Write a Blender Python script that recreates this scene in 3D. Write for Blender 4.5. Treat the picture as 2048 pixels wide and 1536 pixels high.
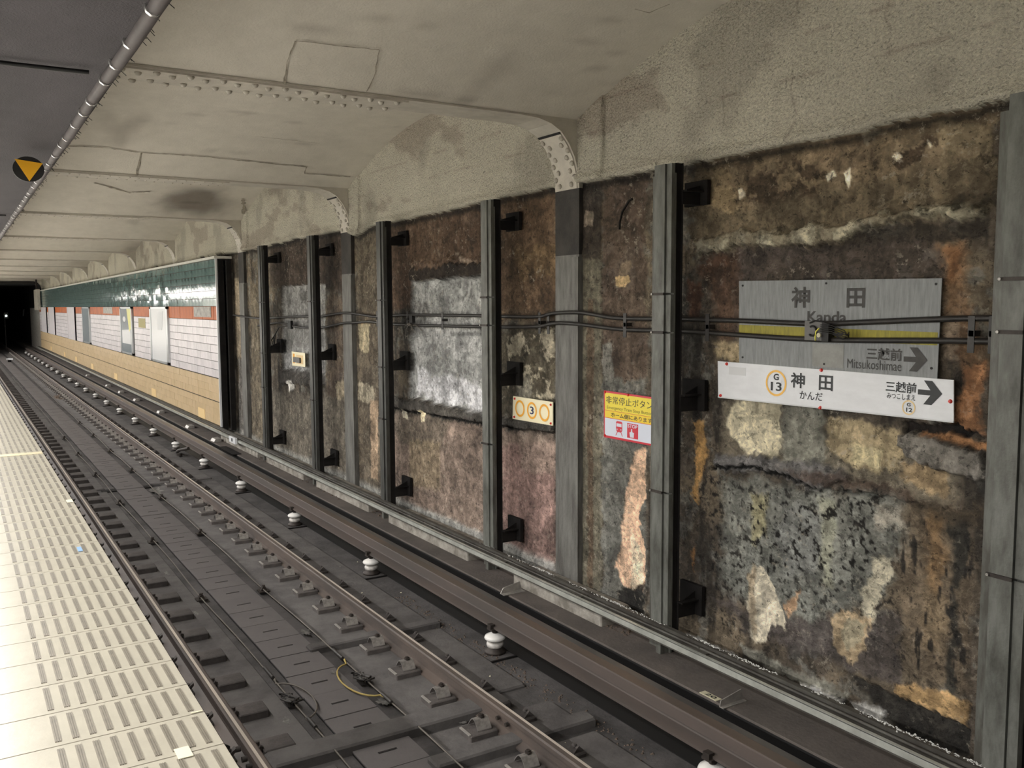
import bpy, math, random
import numpy as np
from mathutils import Matrix, Vector
for _o in list(bpy.data.objects): bpy.data.objects.remove(_o)
S = bpy.context.scene
C = S.collection
random.seed(7)
H = 2.563                      # eye height above the rail heads (z = 0)
# ---------------------------------------------------------------- camera, light, exposure
cd = bpy.data.cameras.new('camera'); cd.sensor_fit = 'HORIZONTAL'; cd.sensor_width = 36
cd.lens = 36 * 1800 / 2048; cd.clip_start = .02; cd.clip_end = 300
cam = bpy.data.objects.new('camera', cd); C.objects.link(cam); S.camera = cam
R = ((0.8501008, 0.0510198, -0.5241427), (-0.5265914, 0.0720004, -0.8470640), (-0.0054785, 0.9960988, 0.0880742))
cam.matrix_world = Matrix.Translation((0, 0, H)) @ Matrix(R).to_4x4()
w = bpy.data.worlds.new('World'); S.world = w; w.use_nodes = True
w.node_tree.nodes['Background'].inputs[0].default_value = (.6, .62, .65, 1)
w.node_tree.nodes['Background'].inputs[1].default_value = .02
def area(x, y, z, sx, sy, e, rot=(0, 0, 0), col=(1, .972, .945), spread=180):
    l = bpy.data.lights.new('tube_light', 'AREA'); l.shape = 'RECTANGLE'; l.size = sx; l.size_y = sy
    l.energy = e; l.color = col; l.spread = math.radians(spread)
    o = bpy.data.objects.new('tube_light', l); C.objects.link(o); o.location = (x, y, z); o.rotation_euler = rot
LAMP_X = (-.16, -2.4)
for yy in range(-2, 58, 4):
    area(LAMP_X[0], yy + 2, 3.135, .12, 3.6, 62 if yy > -1 else 26, (0, 0, 0))
    area(LAMP_X[1], yy + 2, 3.135, .12, 3.6, 165, (0, 0, 0))
S.view_settings.view_transform = 'Standard'; S.view_settings.look = 'None'
S.view_settings.gamma = 1; S.view_settings.use_curve_mapping = False
S.view_settings.exposure = 0.35
LAYERS=[([(4.86,3.56),(2.68,3.62),(2.67,3.04),(4.8,3.01)],(132,112,82),0.85,0.03,0.05,0.0,0),([(4.42,3.44),(2.68,3.48),(2.67,3.04),(4.32,3.02)],(74,60,44),0.9,0.03,0.06,0,1),([(4.8,3.19),(3.54,3.23),(2.68,3.26),(2.67,3.04),(4.8,3.02)],(104,92,70),0.7,0.05,0.08,0.0,0),([(4.75,3.51),(4.53,3.5),(4.5,3.36),(4.4,3.19),(4.6,3.19),(4.75,3.29)],(152,130,92),0.9,0.01,0.04,0.003,0),([(3.01,3.54),(2.93,3.54),(2.69,3.43),(2.68,3.23),(2.8,3.22),(2.83,3.36),(2.99,3.25),(2.93,3.37)],(148,130,98),0.9,0.01,0.04,0.003,0),([(3.84,3.5),(3.55,3.57),(3.35,3.52),(3.41,3.35),(3.76,3.34)],(140,118,88),0.7,0.015,0.05,0.0,0),([(4.44,3.33),(4.4,3.33),(4.37,3.28),(4.42,3.27)],(240,228,200),1,0.006,0.012,0.003,0),([(3.71,3.32),(3.67,3.37),(3.65,3.32),(3.7,3.29)],(240,228,200),1,0.006,0.012,0.003,0),([(3.58,3.33),(3.54,3.36),(3.53,3.31),(3.55,3.24),(3.57,3.29)],(240,228,200),1,0.006,0.012,0.003,0),([(3.26,3.39),(3.23,3.4),(3.2,3.37),(3.23,3.35)],(240,228,200),1,0.006,0.012,0.003,0),([(3.04,3.44),(3.01,3.41),(3.03,3.4)],(240,228,200),1,0.006,0.012,0.003,0),([(3.46,3.56),(3.4,3.56),(3.31,3.53),(3.43,3.48)],(175,162,135),0.8,0.01,0.03,0.002,0),([(4.81,3.02),(4.32,3.04),(3.53,3.04),(3.02,3.06),(2.69,3.07),(2.69,3.02),(3.02,3.02),(3.46,2.98),(3.75,2.92),(4.32,2.94),(4.8,2.92)],(158,150,124),0.45,0.02,0.05,0.04,0),([(4.81,3.02),(4.32,3.04),(3.53,3.04),(3.02,3.06),(2.69,3.07),(2.69,3.01),(3.02,3.01),(3.46,2.96),(3.75,2.91),(4.32,2.92),(4.8,2.91)],(176,168,140),0.7,0.02,0.05,0,1),([(4.8,2.91),(3.75,2.92),(3.4,2.98),(2.69,3.01),(2.68,2.9),(3.53,2.87),(4.79,2.8)],(50,44,38),0.85,0.02,0.04,-0.005,0),([(4.82,2.89),(4.41,2.89),(4.4,2.31),(4.59,2.27),(4.69,2.59)],(92,62,42),0.7,0.04,0.06,0.0,0),([(4.46,2.92),(2.96,2.9),(2.93,2.68),(4.41,2.7)],(80,70,64),0.8,0.03,0.05,0.0,0),([(2.98,2.89),(2.8,2.89),(2.8,2.57),(2.69,2.31),(2.66,2.16),(2.83,2.19),(2.9,2.31),(2.93,2.68)],(126,90,52),0.7,0.04,0.06,0.0,0),([(2.94,2.87),(2.85,2.87),(2.85,2.68),(2.92,2.67)],(146,96,48),0.7,0.03,0.04,0.0,0),([(2.79,2.22),(2.67,2.26),(2.69,2.05),(2.65,1.87),(2.77,1.88),(2.84,1.92),(2.81,2.04)],(176,118,64),0.9,0.02,0.05,0.004,0),([(4.66,2.3),(4.4,2.28),(4.39,2.16),(4.6,2.17)],(190,166,120),0.8,0.02,0.04,0.0,0),([(2.91,2.47),(2.84,2.49),(2.83,2.25),(2.9,2.26)],(170,150,125),0.6,0.02,0.04,0.0,0),([(5.06,3.03),(4.7,2.94),(4.58,2.17),(4.58,1.53),(4.54,0.23),(5.05,0.15)],(70,65,58),0.75,0.05,0.06,0,2),([(4.92,2.73),(4.78,2.71),(4.79,2.44),(4.89,2.44)],(98,62,42),0.8,0.02,0.03,0.0,0),([(4.85,1.72),(4.74,1.73),(4.7,1.51),(4.75,1.29),(4.76,1.1),(4.83,1.16),(4.81,1.5)],(196,146,66),0.95,0.012,0.03,0.004,0),([(4.86,0.73),(4.81,0.77),(4.81,0.59)],(170,118,50),0.9,0.01,0.02,0.0,0),([(5.01,0.34),(4.83,0.41),(4.81,0.32),(4.96,0.27)],(150,112,58),0.8,0.01,0.03,0.02,0),([(4.58,1.89),(3.16,1.87),(2.77,1.78),(2.78,1.48),(4.57,1.43)],(122,112,92),0.8,0.04,0.06,0.0,0),([(4.48,1.85),(4.3,1.91),(4.04,1.92),(4.01,1.68),(4.03,1.55),(4.33,1.56),(4.52,1.72)],(214,202,164),0.9,0.012,0.03,-0.005,0),([(4.01,1.92),(3.7,1.92),(3.66,1.55),(4.0,1.55)],(138,138,124),0.8,0.02,0.03,0.0,0),([(3.66,1.87),(3.19,1.86),(3.14,1.73),(3.17,1.58),(3.49,1.58),(3.65,1.66)],(190,168,122),0.85,0.02,0.05,0.0,0),([(3.49,1.72),(3.27,1.71),(3.3,1.6),(3.49,1.61)],(222,206,152),0.85,0.015,0.03,0.0,0),([(3.15,1.65),(2.85,1.71),(2.84,1.51),(3.15,1.54)],(168,140,95),0.8,0.02,0.05,0.0,0),([(3.18,1.89),(2.82,1.91),(2.69,1.86),(2.65,1.85),(2.85,1.85),(3.14,1.83)],(34,28,24),1,0.006,0.03,-0.035,0),([(3.06,1.84),(2.84,1.85),(2.65,1.83),(2.66,1.78),(2.85,1.81),(3.03,1.82)],(186,126,64),0.9,0.01,0.02,-0.005,0),([(3.17,1.82),(3.0,1.83),(2.68,1.77),(2.61,1.64),(2.83,1.64),(3.06,1.69),(3.16,1.75)],(132,126,116),0.95,0.01,0.025,0.05,0),([(4.62,1.51),(4.03,1.56),(3.69,1.56),(3.45,1.5),(3.7,1.37),(4.03,1.44),(4.62,1.39)],(108,106,106),0.85,0.02,0.04,0.03,0),([(4.03,1.49),(3.48,1.51),(3.05,1.48),(3.05,1.42),(3.48,1.41)],(84,66,54),0.8,0.02,0.04,0.01,0),([(4.68,1.41),(4.29,1.47),(3.94,1.46),(3.68,1.41),(3.68,1.39),(3.94,1.43),(4.29,1.44),(4.68,1.38)],(18,16,14),1,0.006,0.03,-0.03,0),([(3.7,1.41),(3.41,1.43),(2.99,1.44),(2.83,1.46),(2.83,1.45),(3.41,1.41)],(18,16,14),1,0.006,0.03,-0.03,0),([(4.57,1.34),(3.78,1.37),(3.14,1.41),(3.05,1.17),(3.16,0.91),(3.46,0.67),(4.0,0.46),(4.5,0.54)],(134,136,126),0.85,0.06,0.1,0.0,0),([(4.28,1.28),(4.14,1.29),(4.14,1.03),(4.25,0.94)],(170,160,108),0.7,0.02,0.04,0.0,0),([(3.7,1.33),(3.58,1.35),(3.59,0.79),(3.66,0.77)],(165,165,138),0.7,0.02,0.03,0.0,0),([(4.02,1.24),(3.7,1.27),(3.69,0.83),(4.01,0.78)],(148,150,145),0.6,0.04,0.08,0.0,0),([(4.56,1.21),(4.37,1.21),(4.26,0.53),(4.55,0.49)],(90,84,76),0.6,0.04,0.05,0,2),([(4.28,1.23),(3.17,1.37),(3.19,0.96),(4.27,0.74)],(30,28,26),0.9,0.02,0.1,0,2),([(4.77,1.32),(2.84,1.47),(2.71,0.47),(4.59,0.22)],(30,27,24),0.85,0.03,0.1,0,2),([(4.65,0.46),(4.0,0.47),(3.6,0.56),(3.14,0.78),(3.07,0.34),(3.45,0.33),(4.26,0.29)],(88,80,76),0.85,0.04,0.07,0.0,0),([(4.22,0.81),(4.11,0.76),(4.0,0.61),(3.95,0.41),(4.05,0.42),(4.14,0.25),(4.24,0.25),(4.3,0.52)],(226,214,184),0.95,0.01,0.035,-0.006,0),([(4.29,0.7),(4.22,0.81),(4.23,0.54),(4.2,0.24),(4.28,0.42)],(186,164,128),0.8,0.01,0.02,0.0,0),([(3.97,0.58),(3.84,0.72),(3.86,0.59),(3.94,0.5)],(190,148,104),0.9,0.008,0.02,0.0,0),([(3.31,1.05),(3.18,1.08),(3.15,0.99),(3.25,0.88),(3.29,0.68),(3.37,0.64),(3.37,0.85),(3.29,0.96)],(216,206,174),0.95,0.01,0.035,-0.006,0),([(3.32,1.34),(3.14,1.39),(3.12,1.24),(3.27,1.24)],(190,180,160),0.6,0.02,0.06,0.0,0),([(3.53,0.68),(3.29,0.7),(3.32,0.58),(3.45,0.38),(3.57,0.44),(3.59,0.57)],(186,160,118),0.95,0.01,0.04,-0.004,0),([(3.49,0.63),(3.32,0.66),(3.35,0.57),(3.46,0.45),(3.52,0.51)],(160,150,120),0.9,0.01,0.03,0.0,0),([(3.14,1.39),(2.71,1.46),(2.69,0.47),(3.04,0.48),(3.14,0.85)],(112,96,74),0.85,0.05,0.06,0.0,0),([(3.0,1.41),(2.87,1.42),(2.9,0.92),(2.97,0.96)],(150,116,70),0.8,0.03,0.04,0.0,0),([(2.97,0.96),(2.85,0.96),(2.87,0.65),(2.97,0.64)],(140,118,84),0.6,0.03,0.04,0.0,0),([(2.85,1.42),(2.71,1.44),(2.72,1.27),(2.78,1.01),(2.77,0.41),(2.84,0.41),(2.83,1.08)],(46,46,42),0.9,0.02,0.04,0.0,0),([(3.14,1.35),(2.72,1.41),(2.7,0.48),(3.08,0.49)],(34,32,30),0.9,0.02,0.08,0,3),([(3.08,1.45),(2.63,1.5),(2.64,1.37),(3.05,1.37)],(92,78,58),0.6,0.03,0.06,0.0,0),([(3.14,0.35),(3.0,0.41),(2.68,0.42),(2.69,0.28),(3.13,0.29)],(184,146,86),0.95,0.012,0.03,0.01,0),([(3.48,0.3),(3.13,0.28),(2.68,0.27),(2.68,0.09),(3.09,0.07)],(44,42,38),0.95,0.012,0.02,-0.02,0),([(4.34,0.2),(3.82,0.18),(3.44,0.18),(3.48,0.12),(4.25,0.1)],(132,130,116),0.9,0.012,0.03,0.01,0),([(3.82,0.12),(3.59,0.13),(3.47,0.13),(3.49,0.08),(3.66,0.07)],(232,230,222),1,0.008,0.02,0.03,0),([(3.44,0.13),(3.33,0.16),(3.19,0.16),(3.19,0.09),(3.33,0.08)],(232,230,222),1,0.008,0.02,0.03,0),([(5.13,0.09),(4.64,0.11),(4.35,0.12),(4.35,0.1),(5.13,0.04)],(190,190,185),0.7,0.008,0.02,0.01,0),([(6.25,3.02),(5.94,3.0),(5.92,0.11),(6.24,0.11)],(118,112,92),0.85,0.015,0.02,0.01,0),([(6.13,2.6),(6.03,2.6),(6.04,0.12),(6.12,0.14)],(96,72,50),0.7,0.012,0.02,0.0,0),([(6.23,3.56),(5.94,3.56),(5.94,2.92),(6.23,2.94)],(62,52,44),0.85,0.015,0.02,0.01,0),([(6.17,3.34),(6.04,3.33),(6.05,3.21),(6.17,3.22)],(170,152,130),0.95,0.008,0.015,0.0,0),([(5.93,3.55),(5.37,3.56),(5.38,1.97),(5.92,1.94)],(94,76,62),0.8,0.02,0.05,0.0,0),([(5.78,2.77),(5.59,2.79),(5.56,2.73),(5.67,2.69),(5.77,2.71)],(206,172,112),1,0.006,0.02,0.002,0),([(5.67,2.89),(5.52,2.92),(5.57,2.81),(5.7,2.79)],(150,128,100),0.7,0.01,0.03,0.0,0),([(5.92,2.23),(5.79,2.23),(5.78,1.12),(5.92,1.1)],(138,138,128),0.7,0.01,0.03,0.0,0),([(5.92,1.94),(5.38,1.97),(5.35,0.1),(5.91,0.11)],(112,112,104),0.85,0.03,0.05,0.008,0),([(5.51,1.38),(5.37,1.44),(5.37,1.07),(5.45,0.92),(5.37,0.59),(5.37,0.28),(5.62,0.27),(5.75,0.41),(5.66,0.56),(5.66,0.77),(5.59,1.07)],(232,188,148),1,0.008,0.025,-0.008,0),([(5.55,0.75),(5.4,0.58),(5.4,0.29),(5.54,0.29)],(246,224,186),0.8,0.015,0.03,0.0,0),([(5.7,0.21),(5.36,0.37),(5.38,0.08),(5.68,0.11)],(38,36,33),0.95,0.012,0.03,-0.01,0),([(10.14,3.53),(6.6,3.57),(6.61,2.51),(10.18,2.5)],(94,70,50),0.85,0.04,0.05,0.0,0),([(7.55,3.59),(6.6,3.57),(6.61,2.42),(7.57,2.41)],(106,82,56),0.7,0.04,0.05,0.0,0),([(7.29,3.08),(6.6,3.08),(6.6,2.78),(7.24,2.79)],(126,100,62),0.6,0.04,0.07,0.0,0),([(9.57,2.97),(7.71,2.99),(7.71,2.85),(9.57,2.84)],(44,38,33),0.9,0.012,0.04,0.045,0),([(9.57,3.04),(7.71,3.06),(7.71,3.0),(9.57,2.97)],(150,130,110),0.8,0.01,0.05,0.03,1),([(9.6,2.84),(7.64,2.86),(7.66,1.46),(7.98,1.45),(9.72,1.47)],(160,161,158),1,0.01,0.02,-0.05,0),([(9.62,2.39),(8.62,2.35),(7.65,2.41),(7.65,2.12),(9.63,1.92)],(176,176,174),0.6,0.06,0.1,0,0),([(9.58,1.83),(8.87,1.78),(7.72,1.71),(7.73,1.48),(9.57,1.5)],(216,216,220),0.9,0.04,0.08,0.0,0),([(8.71,2.27),(7.67,2.29),(7.67,2.25),(8.71,2.23)],(110,110,108),0.8,0.006,0.01,0.0,0),([(9.61,2.62),(9.21,2.59),(9.22,2.48),(9.61,2.48)],(110,106,102),0.6,0.02,0.05,0.0,0),([(10.29,1.44),(9.72,1.45),(7.96,1.45),(6.61,1.49),(6.61,1.4),(7.98,1.37),(10.29,1.31)],(84,80,74),0.9,0.012,0.03,0.05,0),([(10.23,1.32),(7.98,1.37),(6.61,1.41),(6.61,1.38),(7.98,1.33),(10.23,1.28)],(20,18,16),1,0.006,0.015,-0.01,0),([(10.23,1.24),(7.98,1.33),(6.61,1.36),(6.61,0.1),(8.01,0.09),(10.28,0.09)],(146,124,108),0.9,0.02,0.04,0.0,0),([(10.23,1.24),(8.64,1.31),(8.89,0.95),(9.96,0.86)],(110,100,84),0.7,0.03,0.06,0.0,0),([(9.67,0.96),(8.89,1.03),(8.9,0.49),(9.69,0.39)],(140,122,90),0.7,0.03,0.05,0.0,0),([(7.59,1.17),(6.61,1.32),(6.61,0.1),(7.6,0.13)],(166,128,118),0.8,0.05,0.06,0.0,0),([(7.21,1.37),(6.61,1.38),(6.61,0.98),(7.22,0.98)],(160,140,122),0.6,0.03,0.06,0.0,0),([(9.89,1.31),(9.77,1.34),(9.69,1.21),(9.86,1.21)],(226,216,186),1,0.005,0.02,0.002,0),([(9.38,1.34),(9.25,1.36),(9.26,1.23),(9.36,1.22)],(236,220,176),1,0.005,0.015,0.002,0),([(9.98,0.18),(8.0,0.21),(6.61,0.2),(6.61,0.08),(8.01,0.06),(9.99,0.04)],(166,166,162),0.8,0.015,0.02,0.02,0),([(7.57,2.31),(6.61,2.38),(6.61,1.51),(7.58,1.5)],(88,80,62),0.85,0.02,0.05,0.0,0),([(7.43,2.27),(6.61,2.33),(6.61,1.71),(7.44,1.69)],(186,174,146),0.9,0.01,0.05,0.003,1),([(7.3,1.86),(7.03,1.91),(7.04,1.48),(7.3,1.48)],(140,136,122),0.6,0.02,0.05,0.0,0),([(11.19,3.45),(10.5,3.5),(10.66,0.15),(11.37,0.17)],(104,92,74),0.85,0.02,0.03,0.0,0),([(11.21,2.37),(10.81,2.31),(10.9,1.95),(11.17,1.97)],(192,176,136),0.85,0.012,0.04,0.0,0),([(11.26,1.54),(10.75,1.53),(10.73,1.31),(11.27,1.3)],(182,170,142),0.8,0.012,0.04,0.0,0),([(10.86,1.34),(10.6,1.36),(10.65,0.32),(10.88,0.31)],(180,150,116),0.8,0.012,0.02,0.0,0),([(12.33,2.71),(11.7,2.7),(11.85,0.12),(12.51,0.09)],(104,86,72),0.6,0.03,0.05,0.0,0),([(12.12,1.44),(11.73,1.54),(11.71,1.26),(12.03,1.23)],(176,160,128),0.7,0.012,0.04,0.0,0),([(14.99,3.61),(11.61,3.54),(11.66,2.77),(15.06,2.87)],(70,56,46),0.85,0.04,0.05,0.0,0),([(14.46,2.88),(12.43,2.87),(12.52,1.41),(14.59,1.52)],(140,139,136),1,0.012,0.02,-0.05,0),([(14.48,1.84),(12.48,1.99),(12.51,1.59),(14.5,1.55)],(160,160,160),0.7,0.04,0.08,0.0,0),([(14.64,1.52),(12.51,1.57),(12.53,1.37),(14.66,1.29)],(66,62,58),0.9,0.015,0.04,0.04,0),([(14.24,1.33),(13.93,1.38),(13.92,1.24),(14.2,1.18)],(240,236,226),1,0.01,0.02,0.003,0),([(15.09,1.14),(11.74,1.26),(11.81,0.09),(15.18,0.14)],(112,104,90),0.85,0.03,0.05,0.0,0),([(17.32,3.07),(16.56,3.07),(16.67,1.57),(17.35,1.61)],(166,148,120),0.9,0.02,0.03,0.0,0),([(17.15,1.55),(16.6,1.57),(16.71,-0.02),(17.33,-0.0)],(120,116,110),0.8,0.02,0.03,0.0,0),([(16.2,2.85),(15.52,2.85),(15.75,0.06),(16.43,0.11)],(118,106,84),0.8,0.02,0.04,0.0,0)]  # wall patches; dark bands at the ridge and niche lintel paint their shade
BX={'w_shin':(3.908,3.796,2.029,2.126),'w_ta':(3.689,3.586,2.029,2.122),'w_kanda':(3.835,3.659,1.962,2.013),'w_mitsu':(3.222,3.029,2.057,2.119),'w_mitsuk':(3.213,3.034,2.019,2.052),'w_arrow':(3.02,2.876,2.005,2.137),'w_ring':(4.115,3.942,1.962,2.132),'w_G':(4.05,4.005,2.066,2.108),'w_13':(4.071,3.981,1.997,2.054),'w_ring2':(3.115,3.032,1.937,2.02),'w_G2':(3.085,3.061,1.985,2.006),'w_12':(3.089,3.05,1.954,1.978),'w_ghost':(4.446,4.292,2.077,2.131),'o_shin':(3.924,3.779,2.532,2.663),'o_ta':(3.509,3.382,2.533,2.648),'o_kanda':(3.795,3.506,2.442,2.512),'o_mitsu':(3.361,3.13,2.232,2.304),'o_mitsuk':(3.492,3.132,2.177,2.232),'o_arrow':(3.119,2.974,2.181,2.314),'o_patch':(3.751,3.52,2.172,2.314),'e_t':(5.811,5.226,1.756,1.842),'e_en':(5.798,5.225,1.698,1.754),'e_h':(5.738,5.224,1.643,1.699),'e_train':(5.681,5.597,1.504,1.624),'e_stop':(5.537,5.4,1.503,1.628)}
# ---------------------------------------------------------------- materials
def s2l(c):
    return tuple(((v / 255 / 12.92) if v / 255 <= .04045 else ((v / 255 + .055) / 1.055) ** 2.4) for v in c)
MT = {}
def mat(name, col, rough=.6, metal=0., var=.0, vs=8., col2=None, bump=0., bs=40., spec=.5, stretch=None, emit=0, attr=False, speck=0, vh=.12):
    m = bpy.data.materials.new(name); m.use_nodes = True; MT[name] = m
    nt = m.node_tree; N = nt.nodes; L = nt.links; p = N['Principled BSDF']
    c = s2l(col) + (1,)
    p.inputs['Base Color'].default_value = c; p.inputs['Roughness'].default_value = rough
    p.inputs['Metallic'].default_value = metal; p.inputs['Specular IOR Level'].default_value = spec
    tc = N.new('ShaderNodeTexCoord'); src = tc.outputs['Object']
    if stretch:
        mp = N.new('ShaderNodeMapping'); mp.inputs['Scale'].default_value = stretch; L.new(src, mp.inputs[0]); src = mp.outputs[0]
    if attr:
        a = N.new('ShaderNodeAttribute'); a.attribute_name = 'Col'
        n = N.new('ShaderNodeTexNoise'); n.inputs['Scale'].default_value = vs; n.inputs['Detail'].default_value = 9; n.inputs['Roughness'].default_value = .7; L.new(src, n.inputs[0])
        r = N.new('ShaderNodeMapRange'); r.inputs[1].default_value = .3; r.inputs[2].default_value = .7; r.inputs[3].default_value = 1 - var; r.inputs[4].default_value = 1 + var; L.new(n.outputs[0], r.inputs[0])
        x = N.new('ShaderNodeMix'); x.data_type = 'RGBA'; x.blend_type = 'MULTIPLY'; x.inputs[0].default_value = 1
        L.new(a.outputs['Color'], x.inputs[6]); L.new(r.outputs[0], x.inputs[7]); out = x.outputs[2]
        L.new(out, p.inputs['Base Color'])
    elif col2 or var:
        n = N.new('ShaderNodeTexNoise'); n.inputs['Scale'].default_value = vs; n.inputs['Detail'].default_value = 8; n.inputs['Roughness'].default_value = .65; L.new(src, n.inputs[0])
        r = N.new('ShaderNodeMapRange'); r.inputs[1].default_value = .5 - vh; r.inputs[2].default_value = .5 + vh; L.new(n.outputs[0], r.inputs[0])
        x = N.new('ShaderNodeMix'); x.data_type = 'RGBA'; L.new(r.outputs[0], x.inputs[0])
        c2 = s2l(col2) + (1,) if col2 else tuple(v * (1 - var) for v in c[:3]) + (1,)
        x.inputs[6].default_value = c if col2 else tuple(min(1, v * (1 + var)) for v in c[:3]) + (1,); x.inputs[7].default_value = c2
        L.new(x.outputs[2], p.inputs['Base Color'])
    if bump:
        n2 = N.new('ShaderNodeTexNoise'); n2.inputs['Scale'].default_value = bs; n2.inputs['Detail'].default_value = 5; n2.inputs['Roughness'].default_value = .6; L.new(src if not stretch else tc.outputs['Object'], n2.inputs[0])
        b = N.new('ShaderNodeBump'); b.inputs['Strength'].default_value = 1; b.inputs['Distance'].default_value = bump; L.new(n2.outputs[0], b.inputs['Height']); L.new(b.outputs[0], p.inputs['Normal'])
    if emit:
        p.inputs['Emission Color'].default_value = c; p.inputs['Emission Strength'].default_value = emit
    return m
def wall_mat():
    m = bpy.data.materials.new('wall'); m.use_nodes = True; MT['wall'] = m
    nt = m.node_tree; N = nt.nodes; L = nt.links; p = N['Principled BSDF']
    p.inputs['Roughness'].default_value = .85; p.inputs['Specular IOR Level'].default_value = .3
    tc = N.new('ShaderNodeTexCoord'); mp0 = N.new('ShaderNodeMapping'); mp0.inputs['Scale'].default_value = (1, .8, 1); L.new(tc.outputs['Object'], mp0.inputs[0]); src = mp0.outputs[0]
    at = N.new('ShaderNodeAttribute'); at.attribute_name = 'Col'
    def noise(sc, det, rg, st=None, dist=0):
        n = N.new('ShaderNodeTexNoise'); n.inputs['Scale'].default_value = sc; n.inputs['Detail'].default_value = det; n.inputs['Roughness'].default_value = rg; n.inputs['Distortion'].default_value = dist
        if st:
            mp = N.new('ShaderNodeMapping'); mp.inputs['Scale'].default_value = st; L.new(src, mp.inputs[0]); L.new(mp.outputs[0], n.inputs[0])
        else: L.new(src, n.inputs[0])
        return n.outputs[0]
    def rng(o, a, c, lo, hi):
        r = N.new('ShaderNodeMapRange'); r.inputs[1].default_value = a; r.inputs[2].default_value = c; r.inputs[3].default_value = lo; r.inputs[4].default_value = hi; L.new(o, r.inputs[0]); return r.outputs[0]
    def mth(op, x, y):
        q = N.new('ShaderNodeMath'); q.operation = op
        for i, v in enumerate((x, y)):
            if isinstance(v, (int, float)): q.inputs[i].default_value = v
            else: L.new(v, q.inputs[i])
        return q.outputs[0]
    pe = noise(9, 12, .72, dist=.6)
    f = rng(pe, .48, .52, .88, 1.30)
    f = mth('MULTIPLY', f, rng(noise(3.2, 10, .7), .4, .6, .72, 1.22))
    f = mth('MULTIPLY', f, rng(noise(34, 8, .65), .3, .7, .72, 1.28))
    f = mth('MULTIPLY', f, rng(noise(1, 6, .6, (1, 7, .9)), .35, .65, .78, 1.2))
    sp = noise(38, 4, .6); f = mth('MULTIPLY', f, rng(sp, .63, .68, 1, .35))
    f = mth('MULTIPLY', f, rng(noise(15, 10, .75), .57, .60, 1, .5))
    g_ = rng(noise(70, 5, .7), .3, .7, .72, 1.22); g_ = mth('MULTIPLY', g_, rng(noise(55, 3, .6), .60, .66, 1, .62))
    def mixf(a, b_, k):
        q = N.new('ShaderNodeMix'); q.data_type = 'FLOAT'; L.new(k, q.inputs[0]); L.new(a, q.inputs[2]); L.new(b_, q.inputs[3]); return q.outputs[0]
    fac = mixf(g_, f, at.outputs['Alpha'])
    x = N.new('ShaderNodeMix'); x.data_type = 'RGBA'; x.blend_type = 'MULTIPLY'; x.inputs[0].default_value = 1
    L.new(at.outputs['Color'], x.inputs[6]); L.new(fac, x.inputs[7])
    y = N.new('ShaderNodeMix'); y.data_type = 'RGBA'; y.inputs[7].default_value = s2l((176, 168, 152)) + (1,)
    L.new(mth('MULTIPLY', mth('MULTIPLY', rng(noise(17, 11, .76), .575, .60, 0, .55), rng(noise(2.5, 3, .5), .45, .6, 0, 1)), at.outputs['Alpha']), y.inputs[0]); L.new(x.outputs[2], y.inputs[6])
    L.new(y.outputs[2], p.inputs['Base Color'])
    hb = mth('ADD', mth('MULTIPLY', pe, 1.2), mth('MULTIPLY', noise(40, 6, .65), .8))
    b1 = N.new('ShaderNodeBump'); b1.inputs['Strength'].default_value = 1; b1.inputs['Distance'].default_value = .014; L.new(hb, b1.inputs['Height'])
    b2 = N.new('ShaderNodeBump'); b2.inputs['Strength'].default_value = 1; L.new(rng(at.outputs['Alpha'], 0, 1, .03, .004), b2.inputs['Distance']); L.new(noise(58, 3, .55), b2.inputs['Height']); L.new(b1.outputs[0], b2.inputs['Normal'])
    L.new(b2.outputs[0], p.inputs['Normal'])
wall_mat()
mat('vault', (206, 200, 190), .8, var=.07, vs=5, bump=.003, bs=60, spec=.2, attr=True)
mat('beam_paint', (190, 184, 172), .6, var=.10, vs=6, bump=.002, bs=50)
mat('column_paint', (120, 120, 115), .6, col2=(86, 84, 80), vs=3, stretch=(4, 4, .8), bump=.003, bs=50)
mat('column_dark', (60, 56, 52), .7, col2=(40, 38, 36), vs=4, bump=.003, bs=50)
mat('net', (62, 58, 62), .8, var=.22, vs=1.6, bump=.004, bs=150, stretch=(1.5, .5, 1))
mat('net_hem', (72, 66, 66), .7, var=.2, vs=10)
mat('shiny_clip', (225, 225, 225), .25, .9)
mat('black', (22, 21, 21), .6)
mat('soot', (30, 28, 27), .8, var=.3, vs=6, spec=.2)
mat('post_paint', (118, 120, 114), .5, col2=(66, 66, 60), vs=3.5, stretch=(2.5, 2.5, .8), bump=.0015, bs=60, vh=.16)
mat('post_dark', (76, 77, 74), .5, col2=(52, 51, 48), vs=5, stretch=(3, 3, .7))
mat('post_back', (104, 106, 100), .5, col2=(74, 72, 66), vs=6, stretch=(3, 3, .7))
mat('post_web', (34, 32, 31), .75, var=.25, vs=5, spec=.2)
mat('channel_lip', (186, 188, 180), .35, var=.15, vs=6, metal=.3)  # lip toned lighter than the channel to paint reflected light
mat('channel', (84, 82, 76), .6, col2=(56, 52, 47), vs=4, stretch=(4, .8, 1), bump=.002, bs=60)
mat('efflorescence', (205, 205, 200), .8, var=.2, vs=40, bump=.01, bs=70)
mat('bed', (90, 87, 86), .9, col2=(66, 64, 63), vs=2.2, bump=.006, bs=30, spec=.2)
mat('bed_slab', (98, 95, 93), .9, col2=(78, 75, 74), vs=3, bump=.004, bs=35, spec=.2)
mat('lid', (106, 102, 101), .85, var=.08, vs=2, bump=.002, bs=50, spec=.25)
mat('block', (92, 87, 84), .85, col2=(70, 66, 64), vs=5, bump=.004, bs=40, spec=.2)
mat('pale_stain', (108, 106, 102), .9, var=.35, vs=20, spec=.2)
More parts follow.
